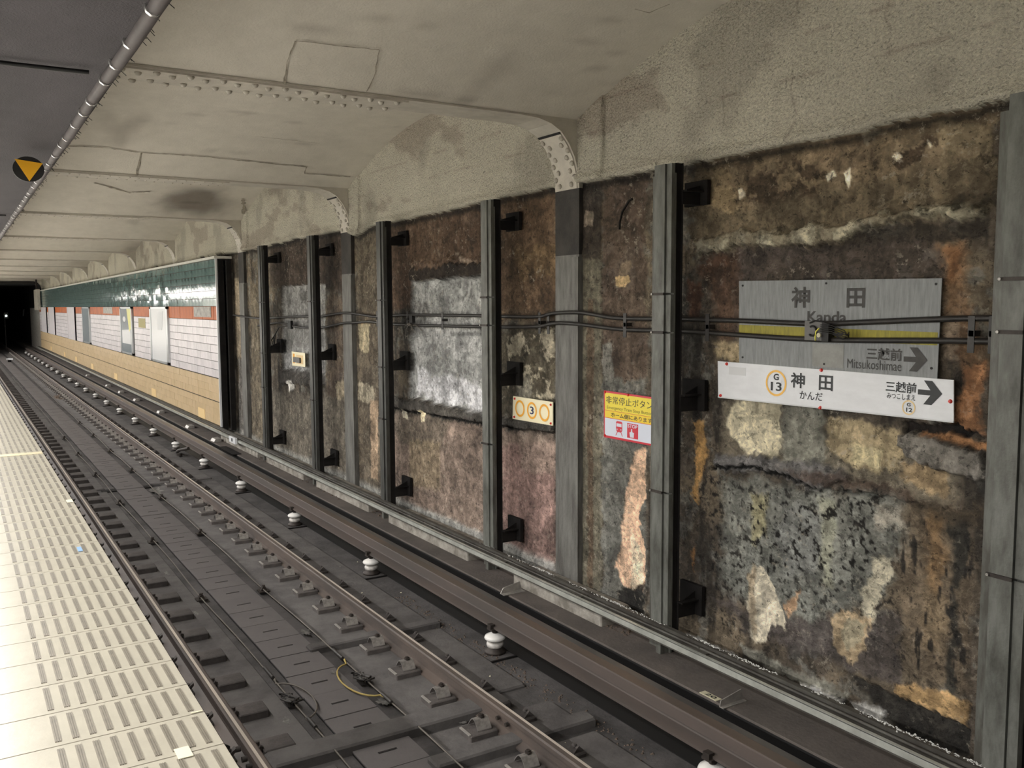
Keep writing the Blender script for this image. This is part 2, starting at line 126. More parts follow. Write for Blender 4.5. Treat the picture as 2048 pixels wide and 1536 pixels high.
mat('ledge', (106, 99, 94), .9, col2=(90, 85, 81), vs=2.5, bump=.004, bs=35, spec=.2)
mat('rail_side', (90, 79, 72), .6, col2=(72, 65, 61), vs=3, stretch=(2, .5, 2), bump=.001, bs=60)
mat('rail_top', (206, 196, 184), .34, .35, var=.12, vs=4, stretch=(2, .3, 1))
mat('third_side', (90, 80, 75), .55, col2=(80, 74, 70), vs=2, stretch=(2, .4, 2))
mat('third_top', (106, 92, 82), .42, col2=(94, 86, 80), vs=2, stretch=(2, .4, 1), metal=.25)
mat('third_worn', (96, 94, 92), .35, var=.1, metal=.4)
mat('porcelain', (235, 233, 228), .18)
mat('porcelain_dirty', (196, 192, 186), .35, var=.3, vs=20)
mat('iron', (58, 52, 48), .6, var=.25, vs=20, metal=.3)
mat('clip_steel', (150, 146, 142), .4, var=.25, vs=25, metal=.5)
mat('pale_steel', (160, 156, 150), .4, var=.15, vs=20, metal=.3)
mat('cable', (52, 49, 46), .55)
mat('cable_light', (98, 92, 84), .5)
mat('copper_yellow', (190, 168, 96), .45)
mat('conduit', (38, 35, 33), .5, var=.3, vs=12, bump=.001, bs=80)
mat('box_grey', (96, 94, 92), .5, var=.12, vs=20)
mat('yellow_wire', (225, 220, 90), .5)
mat('sign_white', (222, 224, 228), .4, var=.035, vs=6, stretch=(1, 1, 3))
mat('sign_ghost', (206, 208, 210), .4)
mat('ink', (28, 32, 36), .5)
mat('ring_gold', (240, 186, 84), .5)
mat('ring_pale', (232, 204, 150), .5)
mat('old_sign', (148, 151, 153), .6, col2=(116, 118, 118), vs=6, stretch=(1, 9, 1.1), bump=.001, bs=60, vh=.2)
mat('old_patch', (150, 150, 146), .6, col2=(132, 132, 128), vs=10)
mat('old_ink', (56, 54, 52), .6, var=.2, vs=30)
mat('old_yellow', (160, 150, 44), .6, col2=(128, 120, 38), vs=8, stretch=(1, 8, 1))
mat('sign_cream', (250, 240, 205), .4)
mat('orange_ring', (248, 176, 50), .45)
mat('blue_ink', (30, 40, 84), .5)
mat('sign_yellow', (236, 216, 60), .4)
mat('sign_yellow2', (240, 208, 50), .4)
mat('sign_red', (206, 42, 62), .4)
mat('sign_pale', (216, 222, 236), .4)
mat('red_knob', (214, 52, 44), .3)
mat('olive_ink', (116, 104, 40), .5)
mat('teal', (112, 136, 134), .10, var=.25, vs=3, bump=.003, bs=5, spec=.7)
mat('teal2', (122, 146, 144), .08, var=.2, vs=3, bump=.003, bs=5, spec=.7)
mat('grey_tile', (212, 207, 210), .35, var=.06, vs=5)
mat('grey_tile2', (222, 216, 219), .35, var=.06, vs=5)
mat('tan_tile', (204, 180, 142), .4, var=.05, vs=6)
mat('tan_tile2', (198, 174, 134), .4, var=.05, vs=6)
mat('orange_tile', (192, 98, 30), .5, col2=(168, 82, 28), vs=2, spec=.25)
mat('grout', (58, 52, 46), .9)
mat('cream_patch', (236, 206, 150), .5)
mat('aluminium', (200, 204, 206), .28, .7)
mat('board_white', (232, 234, 236), .25)
mat('board_blue', (126, 136, 142), .25)
mat('board_yellow', (226, 222, 120), .3)
mat('faded_print', (176, 172, 164), .5, col2=(130, 124, 116), vs=10)
mat('mustard', (150, 138, 60), .5)
mat('tactile', (156, 151, 137), .30, var=.05, vs=5, bump=.0006, bs=30)
mat('tactile_bar', (108, 102, 90), .5, var=.12, vs=30)
mat('joint', (60, 54, 46), .8)
mat('strip_yellow', (186, 176, 146), .4)
mat('paper', (206, 200, 172), .6)
mat('sky_blue', (116, 150, 184), .5)
mat('plat_white', (222, 220, 212), .5, var=.05, vs=4)
mat('crack', (150, 142, 128), .9, var=.3, vs=30)
mat('dark_wall', (44, 42, 40), .9)
mat('tri_yellow', (232, 170, 30), .5)
mat('lamp_glow', (255, 250, 240), .5, emit=14)
mat('signal_glow', (235, 255, 245), .5, emit=30)
mat('debris', (92, 80, 70), .95, var=.3, vs=30)
# ---------------------------------------------------------------- mesh helpers
def wloc(o):
    v = Vector((0, 0, 0))
    while o is not None: v += o.location; o = o.parent
    return v
class MB:
    def __init__(s): s.v = []; s.f = []; s.m = []; s.sm = []
    def add(s, vs, fs, m=0, smooth=False):
        b = len(s.v); s.v += [tuple(v) for v in vs]
        for f in fs: s.f.append([b + i for i in f]); s.m.append(m); s.sm.append(smooth)
        return s
    def box(s, x0, x1, y0, y1, z0, z1, m=0, bev=0.):
        if bev:
            b = bev; x0, x1 = min(x0, x1), max(x0, x1); y0, y1 = min(y0, y1), max(y0, y1); z0, z1 = min(z0, z1), max(z0, z1)
            # chamfered in plan: an octagonal prism with a small top chamfer
            ring = [(x0 + b, y0), (x1 - b, y0), (x1, y0 + b), (x1, y1 - b), (x1 - b, y1), (x0 + b, y1), (x0, y1 - b), (x0, y0 + b)]
            cx, cy = (x0 + x1) / 2, (y0 + y1) / 2
            k = lambda p, q: (p[0] + (b if p[0] < cx else -b) * q, p[1] + (b if p[1] < cy else -b) * q)
            vs = [(p[0], p[1], z0) for p in ring] + [(p[0], p[1], z1 - b) for p in ring] + [k(p, 1) + (z1,) for p in ring]
            fs = [tuple(range(7, -1, -1)), tuple(range(16, 24))]
            for r in (0, 8):
                for i in range(8): fs.append((r + i, r + (i + 1) % 8, r + 8 + (i + 1) % 8, r + 8 + i))
            return s.add(vs, fs, m)
        vs = [(x, y, z) for z in (z0, z1) for y in (y0, y1) for x in (x0, x1)]
        return s.add(vs, [(0, 2, 3, 1), (4, 5, 7, 6), (0, 1, 5, 4), (2, 6, 7, 3), (0, 4, 6, 2), (1, 3, 7, 5)], m)
    def prism(s, prof, y0, y1, m=0, ax='y', smooth=False, cap=True):
        n = len(prof)
        def P(p, t): return (p[0], t, p[1]) if ax == 'y' else ((t, p[0], p[1]) if ax == 'x' else (p[0], p[1], t))
        vs = [P(p, y0) for p in prof] + [P(p, y1) for p in prof]
        fs = [(i, (i + 1) % n, n + (i + 1) % n, n + i) for i in range(n)]
        s.add(vs, fs, m, smooth)
        if cap: s.add(vs, [tuple(range(n - 1, -1, -1)), tuple(range(n, 2 * n))], m)
        return s
    def cyl(s, c, r, h, ax='z', n=12, m=0, r2=None):
        r2 = r if r2 is None else r2; vs = []
        for t, rr in ((0, r), (h, r2)):
            for i in range(n):
                a = 2 * math.pi * i / n; u, v = rr * math.cos(a), rr * math.sin(a)
                vs.append((c[0] + u, c[1] + v, c[2] + t) if ax == 'z' else ((c[0] + t, c[1] + u, c[2] + v) if ax == 'x' else (c[0] + u, c[1] + t, c[2] + v)))
        s.add(vs, [(i, (i + 1) % n, n + (i + 1) % n, n + i) for i in range(n)], m, True)
        return s.add(vs, [tuple(range(n - 1, -1, -1)), tuple(range(n, 2 * n))], m)
    def lathe(s, c, prof, n=20, m=0):
        vs = []; k = len(prof)
        for r, z in prof:
            for i in range(n):
                a = 2 * math.pi * i / n; vs.append((c[0] + r * math.cos(a), c[1] + r * math.sin(a), c[2] + z))
        fs = [(j * n + i, j * n + (i + 1) % n, (j + 1) * n + (i + 1) % n, (j + 1) * n + i) for j in range(k - 1) for i in range(n)]
        fs += [tuple(range(n - 1, -1, -1)), tuple(range((k - 1) * n, k * n))]
        return s.add(vs, fs, m, True)
    def tube(s, path, r, n=8, m=0):
        P = [Vector(p) for p in path]; vs = []
        for i, p in enumerate(P):
            t = (P[min(i + 1, len(P) - 1)] - P[max(i - 1, 0)]).normalized()
            u = t.cross(Vector((0, 0, 1)));
            if u.length < .1: u = t.cross(Vector((1, 0, 0)))
            u.normalize(); v = t.cross(u)
            for k in range(n):
                a = 2 * math.pi * k / n; vs.append(tuple(p + r * (math.cos(a) * u + math.sin(a) * v)))
        fs = [(i * n + k, i * n + (k + 1) % n, (i + 1) * n + (k + 1) % n, (i + 1) * n + k) for i in range(len(P) - 1) for k in range(n)]
        s.add(vs, fs, m, True)
        return s.add(vs, [tuple(range(n - 1, -1, -1)), tuple(range((len(P) - 1) * n, len(P) * n))], m)
    def mesh(s, name, mats, off=(0, 0, 0)):
        me = bpy.data.meshes.new(name)
        me.from_pydata([(v[0] - off[0], v[1] - off[1], v[2] - off[2]) for v in s.v], [], s.f)
        for m in (mats if isinstance(mats, (list, tuple)) else [mats]): me.materials.append(MT[m])
        me.polygons.foreach_set('material_index', s.m); me.polygons.foreach_set('use_smooth', s.sm)
        me.validate(); me.update(); return me
    def build(s, name, mats, parent=None, **k):
        off = tuple(wloc(parent))
        if parent is None:
            n = len(s.v); off = tuple(sum(v[i] for v in s.v) / n for i in (0, 1)) + (min(v[2] for v in s.v),)
        o = bpy.data.objects.new(name, s.mesh(name, mats, off)); C.objects.link(o)
        if parent is None: o.location = off
        else: o.parent = parent
        return tag(o, **k)
def tag(o, label=None, cat=None, group=None, kind=None):
    if label: o['label'] = label
    if cat: o['category'] = cat
    if group: o['group'] = group
    if kind: o['kind'] = kind
    return o
def thing(name, loc, label, cat, group=None):
    o = bpy.data.objects.new(name, None); o.empty_display_size = .1; C.objects.link(o); o.location = loc
    return tag(o, label, cat, group)
def sthing(name, loc=(0, 0, 0)):
    o = bpy.data.objects.new(name, None); C.objects.link(o); o.location = loc; o['kind'] = 'structure'; return o
def inst(me, name, parent, loc=(0, 0, 0)):
    o = bpy.data.objects.new(name, me); C.objects.link(o); o.location = loc
    if parent is not None: o.parent = parent
    return o
def dup(root, loc, label=None):
    r = root.copy(); C.objects.link(r); r.location = loc
    if label: r['label'] = label
    for ch in list(root.children):
        c = ch.copy(); C.objects.link(c); c.parent = r
        for g in ch.children:
            d = g.copy(); C.objects.link(d); d.parent = c
    return r
# ---------------------------------------------------------------- noise
def vn(y, z, s, seed):
    y = y * s; z = z * s; iy = np.floor(y).astype(np.int64); iz = np.floor(z).astype(np.int64); fy = y - iy; fz = z - iz
    fy = fy * fy * (3 - 2 * fy); fz = fz * fz * (3 - 2 * fz)
    def h(a, b):
        n = (a * 374761393 + b * 668265263 + seed * 1442695041) & 0xffffffff
        n = ((n ^ (n >> 13)) * 1274126177) & 0xffffffff
        return ((n ^ (n >> 16)) & 0xffff) / 65535.
    return (h(iy, iz) * (1 - fy) + h(iy + 1, iz) * fy) * (1 - fz) + (h(iy, iz + 1) * (1 - fy) + h(iy + 1, iz + 1) * fy) * fz
def fbm(y, z, s, seed, o=4, g=.55):
    t = 0; a = 1; n = 0
    for i in range(o): t = t + a * vn(y, z, s, seed + i * 17); n += a; a *= g; s *= 2.03
    return t / n - .5
def sdist(y, z, poly):
    d = np.full(y.shape, 1e9); ins = np.zeros(y.shape, bool); n = len(poly)
    for i in range(n):
        ay, az = poly[i]; by, bz = poly[(i + 1) % n]; ey, ez = by - ay, bz - az
        t = np.clip(((y - ay) * ey + (z - az) * ez) / (ey * ey + ez * ez + 1e-9), 0, 1)
        d = np.minimum(d, (y - ay - t * ey) ** 2 + (z - az - t * ez) ** 2)
        c = ((az > z) != (bz > z)) & (y < (by - ay) * (z - az) / (bz - az + 1e-12) + ay); ins ^= c
    return np.where(ins, 1, -1) * np.sqrt(d)
def ss(a, b, x):
    t = np.clip((x - a) / (b - a), 0, 1); return t * t * (3 - 2 * t)
def grid_obj(name, P, col, material, kind='structure', parent=None, smooth=True, alpha=None):
    ny, nz = P.shape[:2]; me = bpy.data.meshes.new(name); V = P.reshape(-1, 3)
    idx = np.arange(ny * nz).reshape(ny, nz)
    q = np.stack([idx[:-1, :-1], idx[:-1, 1:], idx[1:, 1:], idx[1:, :-1]], -1).reshape(-1, 4)
    me.vertices.add(len(V)); me.vertices.foreach_set('co', V.astype(np.float32).ravel())
    me.loops.add(q.size); me.loops.foreach_set('vertex_index', q.ravel().astype(np.int32))
    me.polygons.add(len(q)); me.polygons.foreach_set('loop_start', np.arange(0, q.size, 4, dtype=np.int32))
    me.polygons.foreach_set('use_smooth', np.full(len(q), smooth))
    me.update(calc_edges=True)
    a = me.color_attributes.new('Col', 'FLOAT_COLOR', 'POINT')
    rgba = np.ones((len(V), 4), np.float32); rgba[:, :3] = col.reshape(-1, 3)
    if alpha is not None: rgba[:, 3] = alpha.reshape(-1)
    a.data.foreach_set('color', rgba.ravel())
    me.materials.append(MT[material]); o = bpy.data.objects.new(name, me); C.objects.link(o)
    if kind: o['kind'] = kind
    if parent is not None: o.parent = parent
    return o
def lin(c): return np.array(s2l(c))
# ---------------------------------------------------------------- vaulted ceiling on riveted frames
FR = [1.2, 6.365, 11.46, 16.62, 22.3, 27.6, 32.9, 38.3, 43.6, 48.9, 54.2, 59.5]
WX = 4.55
FW = .175
def vault_z(y, a, b):
    u = (y - (a + b) / 2) / ((b - a) / 2); return 4.085 + .54 * (1 - np.clip(u * u, 0, 1))
fr_all = [-3.9] + FR
for a, b in zip(fr_all[:-1], fr_all[1:]):
    ny = 70 if b < 24 else 24; nx = 120 if b < 24 else 30
    ys = np.linspace(a + FW - .01, b - FW + .01, ny); xs = np.linspace(-4.2, 4.62, nx)
    Y, X = np.meshgrid(ys, xs, indexing='ij')
    Z = vault_z(Y, a + FW, b - FW) + .008 * fbm(Y, X, 2, 5)
    col = lin((206, 200, 188))[None, None, :] * (1 + .10 * fbm(Y, X, .9, 3)[..., None])
    sm = ss(.16, .30, fbm(Y * .4, X, 1.2, int(a * 3) + 40)) * .35
    st = ss(.20, .30, fbm(Y * 3, X * .5, 3, int(a * 3) + 90)) * .25
    if 11 < a < 12.5:
        d = np.hypot((Y - 15.75) / .7, (X - 3.6) / .75); sm = np.maximum(sm, .75 * (1 - ss(.3, 1.1, d + .8 * fbm(Y, X, 2, 8))))
    k = np.clip(sm + st, 0, .85)[..., None]
    col = col * (1 - k) + lin((96, 86, 78)) * k
    P = np.stack([X, Y, Z], -1)
    grid_obj('ceiling', P[:, ::-1], col[:, ::-1], 'vault')
# hairline seams and an old patch outline in the plaster
def seam(name, pts, w_, bay, r=random.Random(2)):
    a, c = bay; mb = MB(); vs = []; P = []
    for (x0, y0), (x1, y1) in zip(pts[:-1], pts[1:]):
        n = max(2, int(math.hypot(x1 - x0, y1 - y0) / .05))
        for i in range(n): P.append((x0 + (x1 - x0) * i / n + r.uniform(-.006, .006), y0 + (y1 - y0) * i / n + r.uniform(-.006, .006)))
    P.append(pts[-1])
    for i, (x, y) in enumerate(P):
        q = P[min(i + 1, len(P) - 1)]; o_ = P[max(i - 1, 0)]; dx, dy = q[0] - o_[0], q[1] - o_[1]; l_ = math.hypot(dx, dy) + 1e-9
        k = w_ * r.uniform(.15, 1)
        for s_ in (-1, 1): vs.append((x - s_ * dy / l_ * k, y + s_ * dx / l_ * k, float(vault_z(y + s_ * dx / l_ * k, a + FW, c - FW)) - .012))
    mb.add(vs, [(2 * i, 2 * i + 1, 2 * i + 3, 2 * i + 2) for i in range(len(P) - 1)]); return mb.build(name, 'crack', kind='structure')
CRACKS = [(0, [(2.01, 6.19), (1.96, 5.97), (1.95, 5.76)], 0.01), (0, [(1.95, 5.76), (2.24, 5.74), (2.51, 5.72)], 0.006), (0, [(2.51, 5.72), (2.58, 5.95), (2.6, 6.16)], 0.006), (0, [(3.96, 4.81), (4.09, 4.82), (4.14, 4.68)], 0.008), (1, [(1.11, 10.81), (1.44, 10.77), (1.86, 10.82), (2.61, 10.8), (3.35, 10.84), (3.77, 10.85)], 0.012), (1, [(1.87, 10.82), (1.89, 11.33)], 0.02), (1, [(3.77, 10.85), (3.8, 11.0), (4.4, 11.0)], 0.01), (1, [(2.97, 10.22), (3.73, 10.25)], 0.006), (2, [(1.95, 15.32), (2.52, 15.65)], 0.03), (2, [(2.54, 15.61), (2.8, 15.55)], 0.03), (2, [(4.29, 15.6), (4.46, 16.19)], 0.04)]
for k_, (bay, pts, w_) in enumerate(CRACKS): seam('trim_%d' % (k_ + 1), pts, w_, (FR[bay], FR[bay + 1]))
KN = [(3.0, 4.07), (3.55, 4.07), (3.9, 4.072), (4.10, 4.06), (4.22, 4.03), (4.32, 3.975), (4.40, 3.88), (4.455, 3.78), (4.49, 3.66), (4.50, 3.53)]
rivet = MB().lathe((0, 0, 0), [(.024, .002), (.022, -.009), (.014, -.019), (.002, -.023)], 8).mesh('rivet', 'beam_paint')
riv_k = MB().lathe((0, 0, 0), [(.024, .002), (.022, -.009), (.014, -.019), (.002, -.023)], 10).mesh('rivet', 'beam_paint')
def knee_pt(t):
    seg = [math.dist(KN[i], KN[i + 1]) for i in range(len(KN) - 1)]; t *= sum(seg)
    for i, d in enumerate(seg):
        if t <= d or i == len(seg) - 1:
            a, b = KN[i], KN[i + 1]; k = min(1, t / d); dx, dz = (b[0] - a[0]) / d, (b[1] - a[1]) / d
            return (a[0] + (b[0] - a[0]) * k, a[1] + (b[1] - a[1]) * k, dx, dz)
        t -= d
names = ['with the clearest rivets, right of the three ring sign', 'reaching the wall between the two niche bays', 'beside the end of the tiled wall', 'over the near end of the tiled wall', 'over the second poster frame', 'sixth from the camera', 'seventh from the camera', 'eighth from the camera', 'ninth from the camera', 'tenth from the camera', 'last before the dark tunnel']
for i, y in enumerate(FR):
    t = thing('riveted_frame', (4.5, y, 0), 'cream riveted steel roof frame ' + (names[i - 1] if i else 'beside the camera, outside the picture'), 'steel frame')
    tp = 4.30
    prof = KN + [(4.62, 3.53), (4.62, tp), (-4.2, tp), (-4.2, 4.075), (3.0, 4.075)]
    body = [(p[0], p[1] + .012) for p in KN[:-1]] + [(4.512, 3.53), (4.62, 3.53), (4.62, tp), (-4.2, tp), (-4.2, 4.082)]
    MB().prism(body, y - FW + .006, y + FW - .006).build('beam', 'beam_paint', t)
    fl = MB()
    path = [(-4.2, 4.07)] + KN
    pr = path + [(p[0] + .0, p[1] + .014) if k < 6 else (p[0] + .012, p[1] + .006) for k, p in reversed(list(enumerate(path)))]
    fl.prism(pr, y - FW, y + FW).build('flange', 'beam_paint', t)
    MB().box(-4.2, 2.95, y - FW + .012, y + FW - .012, 4.056, 4.0695).build('cover_plate', 'beam_paint', t)
    kp = MB()
    ks = [knee_pt(.73 + .27 * q / 14) for q in range(15)]
    pk = [(k[0] - .010 * (-k[3]), k[1] - .010 * k[2]) for k in ks]
    kp.prism(pk + [(k[0], k[1]) for k in reversed(ks)], y - FW + .02, y + FW - .02).build('knee_plate', 'beam_paint', t)
    MB().prism([(pk[0][0] - .012, pk[0][1] + .004), (pk[0][0] + .0, pk[0][1] - .008), (pk[0][0] + .012, pk[0][1] - .012), (pk[0][0] + .01, pk[0][1] + .01)], y - FW + .02, y + FW - .02).build('knee_joint', 'black', t)
    # column below the paint line
    cm = MB().box(4.50, 4.66, y - FW, y + FW, 2.98, 3.53)
    cm.build('column_head', 'column_dark', t)
    MB().box(4.50, 4.66, y - FW, y + FW, -.1, 2.98).box(4.488, 4.502, y - FW, y - FW + .09, -.1, 2.96).build('column', 'column_paint', t)
    near = i == 1
    st = MB()
    for row, dy in enumerate((-.135, -.085, .085, .135)):
        x = .35 + (.105 if row % 2 else 0)
        while x < 2.92:
            if near: inst(rivet, 'rivet', t, (x - 4.5, dy, 4.056))
            elif i < 5: st.add([(x - .016, y + dy, 4.057), (x, y + dy - .016, 4.057), (x + .016, y + dy, 4.057), (x, y + dy + .016, 4.057), (x, y + dy, 4.042)], [(0, 1, 4), (1, 2, 4), (2, 3, 4), (3, 0, 4)], 0)
            x += .21
    for q in range(4):
        for dy in (-.135, -.085, .085, .135):
            k = knee_pt(.76 + .225 * (q + (.5 if abs(dy) < .1 else 0)) / 3.6)
            if near or i == 2:
                o = inst(riv_k, 'rivet', t, (k[0] - 4.5 - .010 * (-k[3]), dy, k[1] - .010 * k[2])); o.rotation_euler = (0, -math.atan2(-k[3], k[2]) * -1, 0)
            elif i < 5: st.box(k[0] - .012, k[0] + .005, y + dy - .012, y + dy + .012, k[1] - .018, k[1])
    if st.v: st.build('small_rivets', 'beam_paint', t, kind='stuff')
# ---------------------------------------------------------------- old concrete wall (relief, stains, painted ledge shade)
def wall_piece(name, y0, y1, res, a, b):
    ys = np.arange(y0, y1 + res * .5, res); ztop = 4.72
    zs = np.arange(-.02, ztop, res)
    Y, Z = np.meshgrid(ys, zs, indexing='ij')
    n1 = fbm(Y, Z, 1.6, 11, 5); n2 = fbm(Y, Z, 7, 23, 5, .6); n3 = fbm(Y * 5, Z * .7, 2.2, 31, 4); n4 = fbm(Y, Z, 28, 41, 3, .6)
    base = lin((88, 80, 70)); c1 = lin((122, 110, 92)); c2 = lin((46, 43, 39)); c3 = lin((124, 124, 118))
    col = np.broadcast_to(base, Y.shape + (3,)).copy()
    def mix(col, c, k): return col * (1 - k[..., None]) + c * k[..., None]
    col = mix(col, c1, ss(.02, .16, n1) * .7); col = mix(col, c3, ss(.04, .14, n2) * .55); col = mix(col, c2, ss(.05, .2, -n1 * .6 - n3) * .75)
    h = .012 * n1 + .010 * n2 + .004 * n4
    wy1 = fbm(Y, Z, 5, 51, 4, .6); wz1 = fbm(Y, Z, 5, 61, 4, .6); wy2 = fbm(Y, Z, 24, 151, 3, .7); wz2 = fbm(Y, Z, 24, 161, 3, .7)
    n5 = fbm(Y, Z, 34, 71, 3); n6 = fbm(Y * 1.0, Z * .35, 26, 81, 3); nb = fbm(Y, Z, 6, 91, 5, .62)
    for pts, c, op, soft, warp, hh, kind in LAYERS:
        py = [p[0] for p in pts]; pz = [p[1] for p in pts]
        if max(py) < y0 - .2 or min(py) > y1 + .2: continue
        i0 = max(0, int((min(py) - .2 - y0) / res)); i1 = min(len(ys), int((max(py) + .2 - y0) / res) + 1)
        j0 = max(0, int((min(pz) - .2 + .02) / res)); j1 = min(len(zs), int((max(pz) + .2 + .02) / res) + 1)
        if i1 <= i0 or j1 <= j0: continue
        sl = (slice(i0, i1), slice(j0, j1)); w_ = warp * 2.2
        v_ = min(warp * 2.2, .07)
        d = sdist(Y[sl] + w_ * wy1[sl] + v_ * wy2[sl], Z[sl] + w_ * wz1[sl] + v_ * wz2[sl], pts)
        k = ss(-soft, soft, d + soft * 1.2 * n2[sl]) * op
        if kind == 1: k = k * ss(.0, .03, nb[sl])
        if kind == 2: k = k * ss(.10, .18, n5[sl])
        if kind == 3: k = k * ss(.10, .20, n6[sl])
        cc = lin(c); gr = cc.mean(); cc = (cc * .76 + gr * .24) * 1.06
        tex = 1 + .5 * n2[sl] + .6 * n4[sl] + .5 * n3[sl]
        if kind == 0 or kind == 1: col[sl] = col[sl] * (1 - k[..., None]) + (cc * tex[..., None]) * k[..., None]
        else: col[sl] = col[sl] * (1 - k[..., None]) + cc * k[..., None]
        if hh: h[sl] = h[sl] + hh * ss(-min(soft, .012), min(soft, .012), d)
    # grime deepens in blotches everywhere, paler band at the foot
    g = ss(.08, .22, fbm(Y, Z, 2.6, 101, 5, .65)) * .45
    col = mix(col, lin((34, 31, 28)), g * (Z < 3.5))
    ft = (1 - ss(.14, .26, Z + .08 * n1)) * ss(6.2, 7, Y); col = mix(col, lin((160, 160, 154)), ft * .85)
    # upper rough-cast, painted, proud of the old concrete
    zt = 3.565 + .022 * fbm(Y, Y * 0, 9, 112, 3, .6) + .05 * fbm(Y, Y * 0, 2.2, 111, 5, .7) + .012 * np.sin(Y * 1.1) - .10 * np.exp(-((Y - 11.1) / .25) ** 2)
    up = ss(-.008, .008, Z - zt)
    rc = lin((206, 201, 184)) * (1 + .10 * n2 + .25 * n1)[..., None]
    rc = mix(rc, lin((120, 96, 84)), ss(.12, .2, fbm(Y * .5 - Z * .25, Z, 2.2, 131, 4)) * .35)
    rc = mix(rc, lin((112, 106, 96)), ss(.05, .2, fbm(Y, Z, 1.3, 141, 4)) * .3)
    for yy_ in (3.3, 3.95, 4.55, 5.2): rc = mix(rc, lin((110, 88, 78)), np.exp(-((Y - yy_ - .03 * n2 * 4) / .008) ** 2) * ss(.0, .1, nb) * .35)
    for zz_ in (3.95, 4.2): rc = mix(rc, lin((126, 96, 84)), np.exp(-((Z - zz_ - .02 * n1) / .012) ** 2) * ss(-.02, .1, nb) * .3)
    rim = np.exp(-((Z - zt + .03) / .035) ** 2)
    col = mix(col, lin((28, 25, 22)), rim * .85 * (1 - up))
    col = mix(col, lin((86, 80, 66)), (1 - ss(0, .03, Z - zt)) * up * ss(-.05, .1, n2) )
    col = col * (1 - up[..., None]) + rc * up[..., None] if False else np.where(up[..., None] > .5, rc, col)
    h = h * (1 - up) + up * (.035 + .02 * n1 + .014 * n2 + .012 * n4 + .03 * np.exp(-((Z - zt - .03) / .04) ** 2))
    # rough casing beside the column flange
    for f in FR:
        e = ss(-.01, .01, .50 - np.abs(Y - f)) * ss(-.02, .02, f - Y) * up; h = h + .035 * e
    Zc = np.minimum(Z, vault_z(Y, a + FW, b - FW) + .03)
    P = np.stack([WX - h, Y, Zc], -1)
    return grid_obj(name, P, np.clip(col, 0, .95), 'wall', alpha=1 - (up > .5).astype(float))
wall_piece('wall_right', 1.2 + FW - .02, 6.365 - FW + .01, .0085, 1.2, 6.365)
wall_piece('wall_right', 6.365 + FW - .01, 11.46 - FW + .01, .0125, 6.365, 11.46)
wall_piece('wall_right', 11.46 + FW - .01, 16.62 - FW + .01, .018, 11.46, 16.62)
for a, b in zip(FR[3:-1], FR[4:]): wall_piece('wall_right', a + FW - .01, b - FW + .01, .04 if b < 30 else .08, a, b)
wall_piece('wall_right', -3.8, 1.2 - FW + .01, .05, -3.9, 1.2)
# ---------------------------------------------------------------- track bed
bed = sthing('floor', (0, 0, 0))
m = MB().box(.70, 3.972, -6, 120, -.40, -.172); m.build('track_bed', 'bed', bed)
YE = 61.
# side slabs with a drainage gutter of lids between them
def slab(x0, x1, y0, y1, z, mt='bed_slab'): MB().box(x0, x1, y0, y1, -.175, z, bev=.012).build('slab', mt, bed)
for a, b in ((-2, 4.93), (5.24, 14.25), (14.5, 30), (30.02, 45), (45.02, 60)): slab(.82, 1.80, a, b, -.150)
for a, b in ((-2, 4.44), (4.68, 4.96), (5.26, 6.60), (6.80, 14.25), (14.5, 30), (30.02, 45), (45.02, 60)): slab(2.42, 3.36, a, b, -.150)
slab(1.45, 3.08, 5.00, 5.20, -.105); slab(2.25, 3.40, 6.66, 6.78, -.120); slab(2.26, 3.42, 4.50, 4.64, -.110)
MB().box(1.74, 2.56, 14.27, 14.45, -.172, -.155, bev=.004).build('timber_strip', 'soot', bed)
lid_me = MB()
lm = lid_me
Lx, Ly = .375, .392
# lid with a recessed lifting slot
lm.box(0, Lx, 0, Ly, -.024, -.010, 1)
for q in ((0, .125, 0, Ly), (.250, Lx, 0, Ly), (.125, .250, 0, .184), (.125, .250, .208, Ly)): lm.box(q[0], q[1], q[2], q[3], -.010, 0)
lid_mesh = lm.mesh('drain_cover', ['lid', 'black'])
rnd = random.Random(3)
y = 1.1
while y < YE:
    if not (4.95 < y + .2 < 5.25 or 14.2 < y + .2 < 14.5):
        inst(lid_mesh, 'drain_cover', bed, (1.935 + rnd.uniform(-.003, .003), y, -.148 + rnd.uniform(-.003, .002)))
    y += .4
# stains of lime and grit on the bed (real thin crusts)
def crust(x, y, rx, ry, z, mt, name='lime_crust', n=22, hgt=.002):
    r = random.Random(int(x * 991 + y * 77)); mb = MB(); vs = [(x, y, z + hgt)]
    for i in range(n):
        a = 2 * math.pi * i / n; k = r.uniform(.35, 1.1); vs.append((x + rx * k * math.cos(a), y + ry * k * math.sin(a), z))
    mb.add(vs, [(0, i + 1, (i + 1) % n + 1) for i in range(n)], 0, True); return mb.build(name, mt, bed)
for x, y, rx, ry in ((2.36, 7.1, .05, .10), (2.30, 6.75, .03, .05), (1.72, 5.62, .06, .16), (1.62, 5.9, .05, .1), (1.75, 5.25, .06, .05), (2.38, 5.55, .05, .08), (2.26, 6.2, .02, .05), (1.72, 9.5, .05, .2), (1.7, 8.1, .04, .15), (2.42, 13.9, .1, .3), (2.7, 4.98, .04, .02), (1.9, 5.10, .1, .05)):
    crust(x, y, rx, ry, -.151 if (x < 1.8 or x > 2.42) else -.146, 'pale_stain')
MB().box(3.60, 3.974, -6, 60, -.1715, -.166).box(3.9715, 3.9748, -6, 60, -.17, .038).build('gap_shade_strip', 'black', bed)  # black strips paint the shade under the live rail and in its gap
# ledge between the live rail and the wall
MB().box(3.975, 4.70, -6, YE + 60, -.40, .05, bev=.008).build('floor', 'ledge', kind='structure')
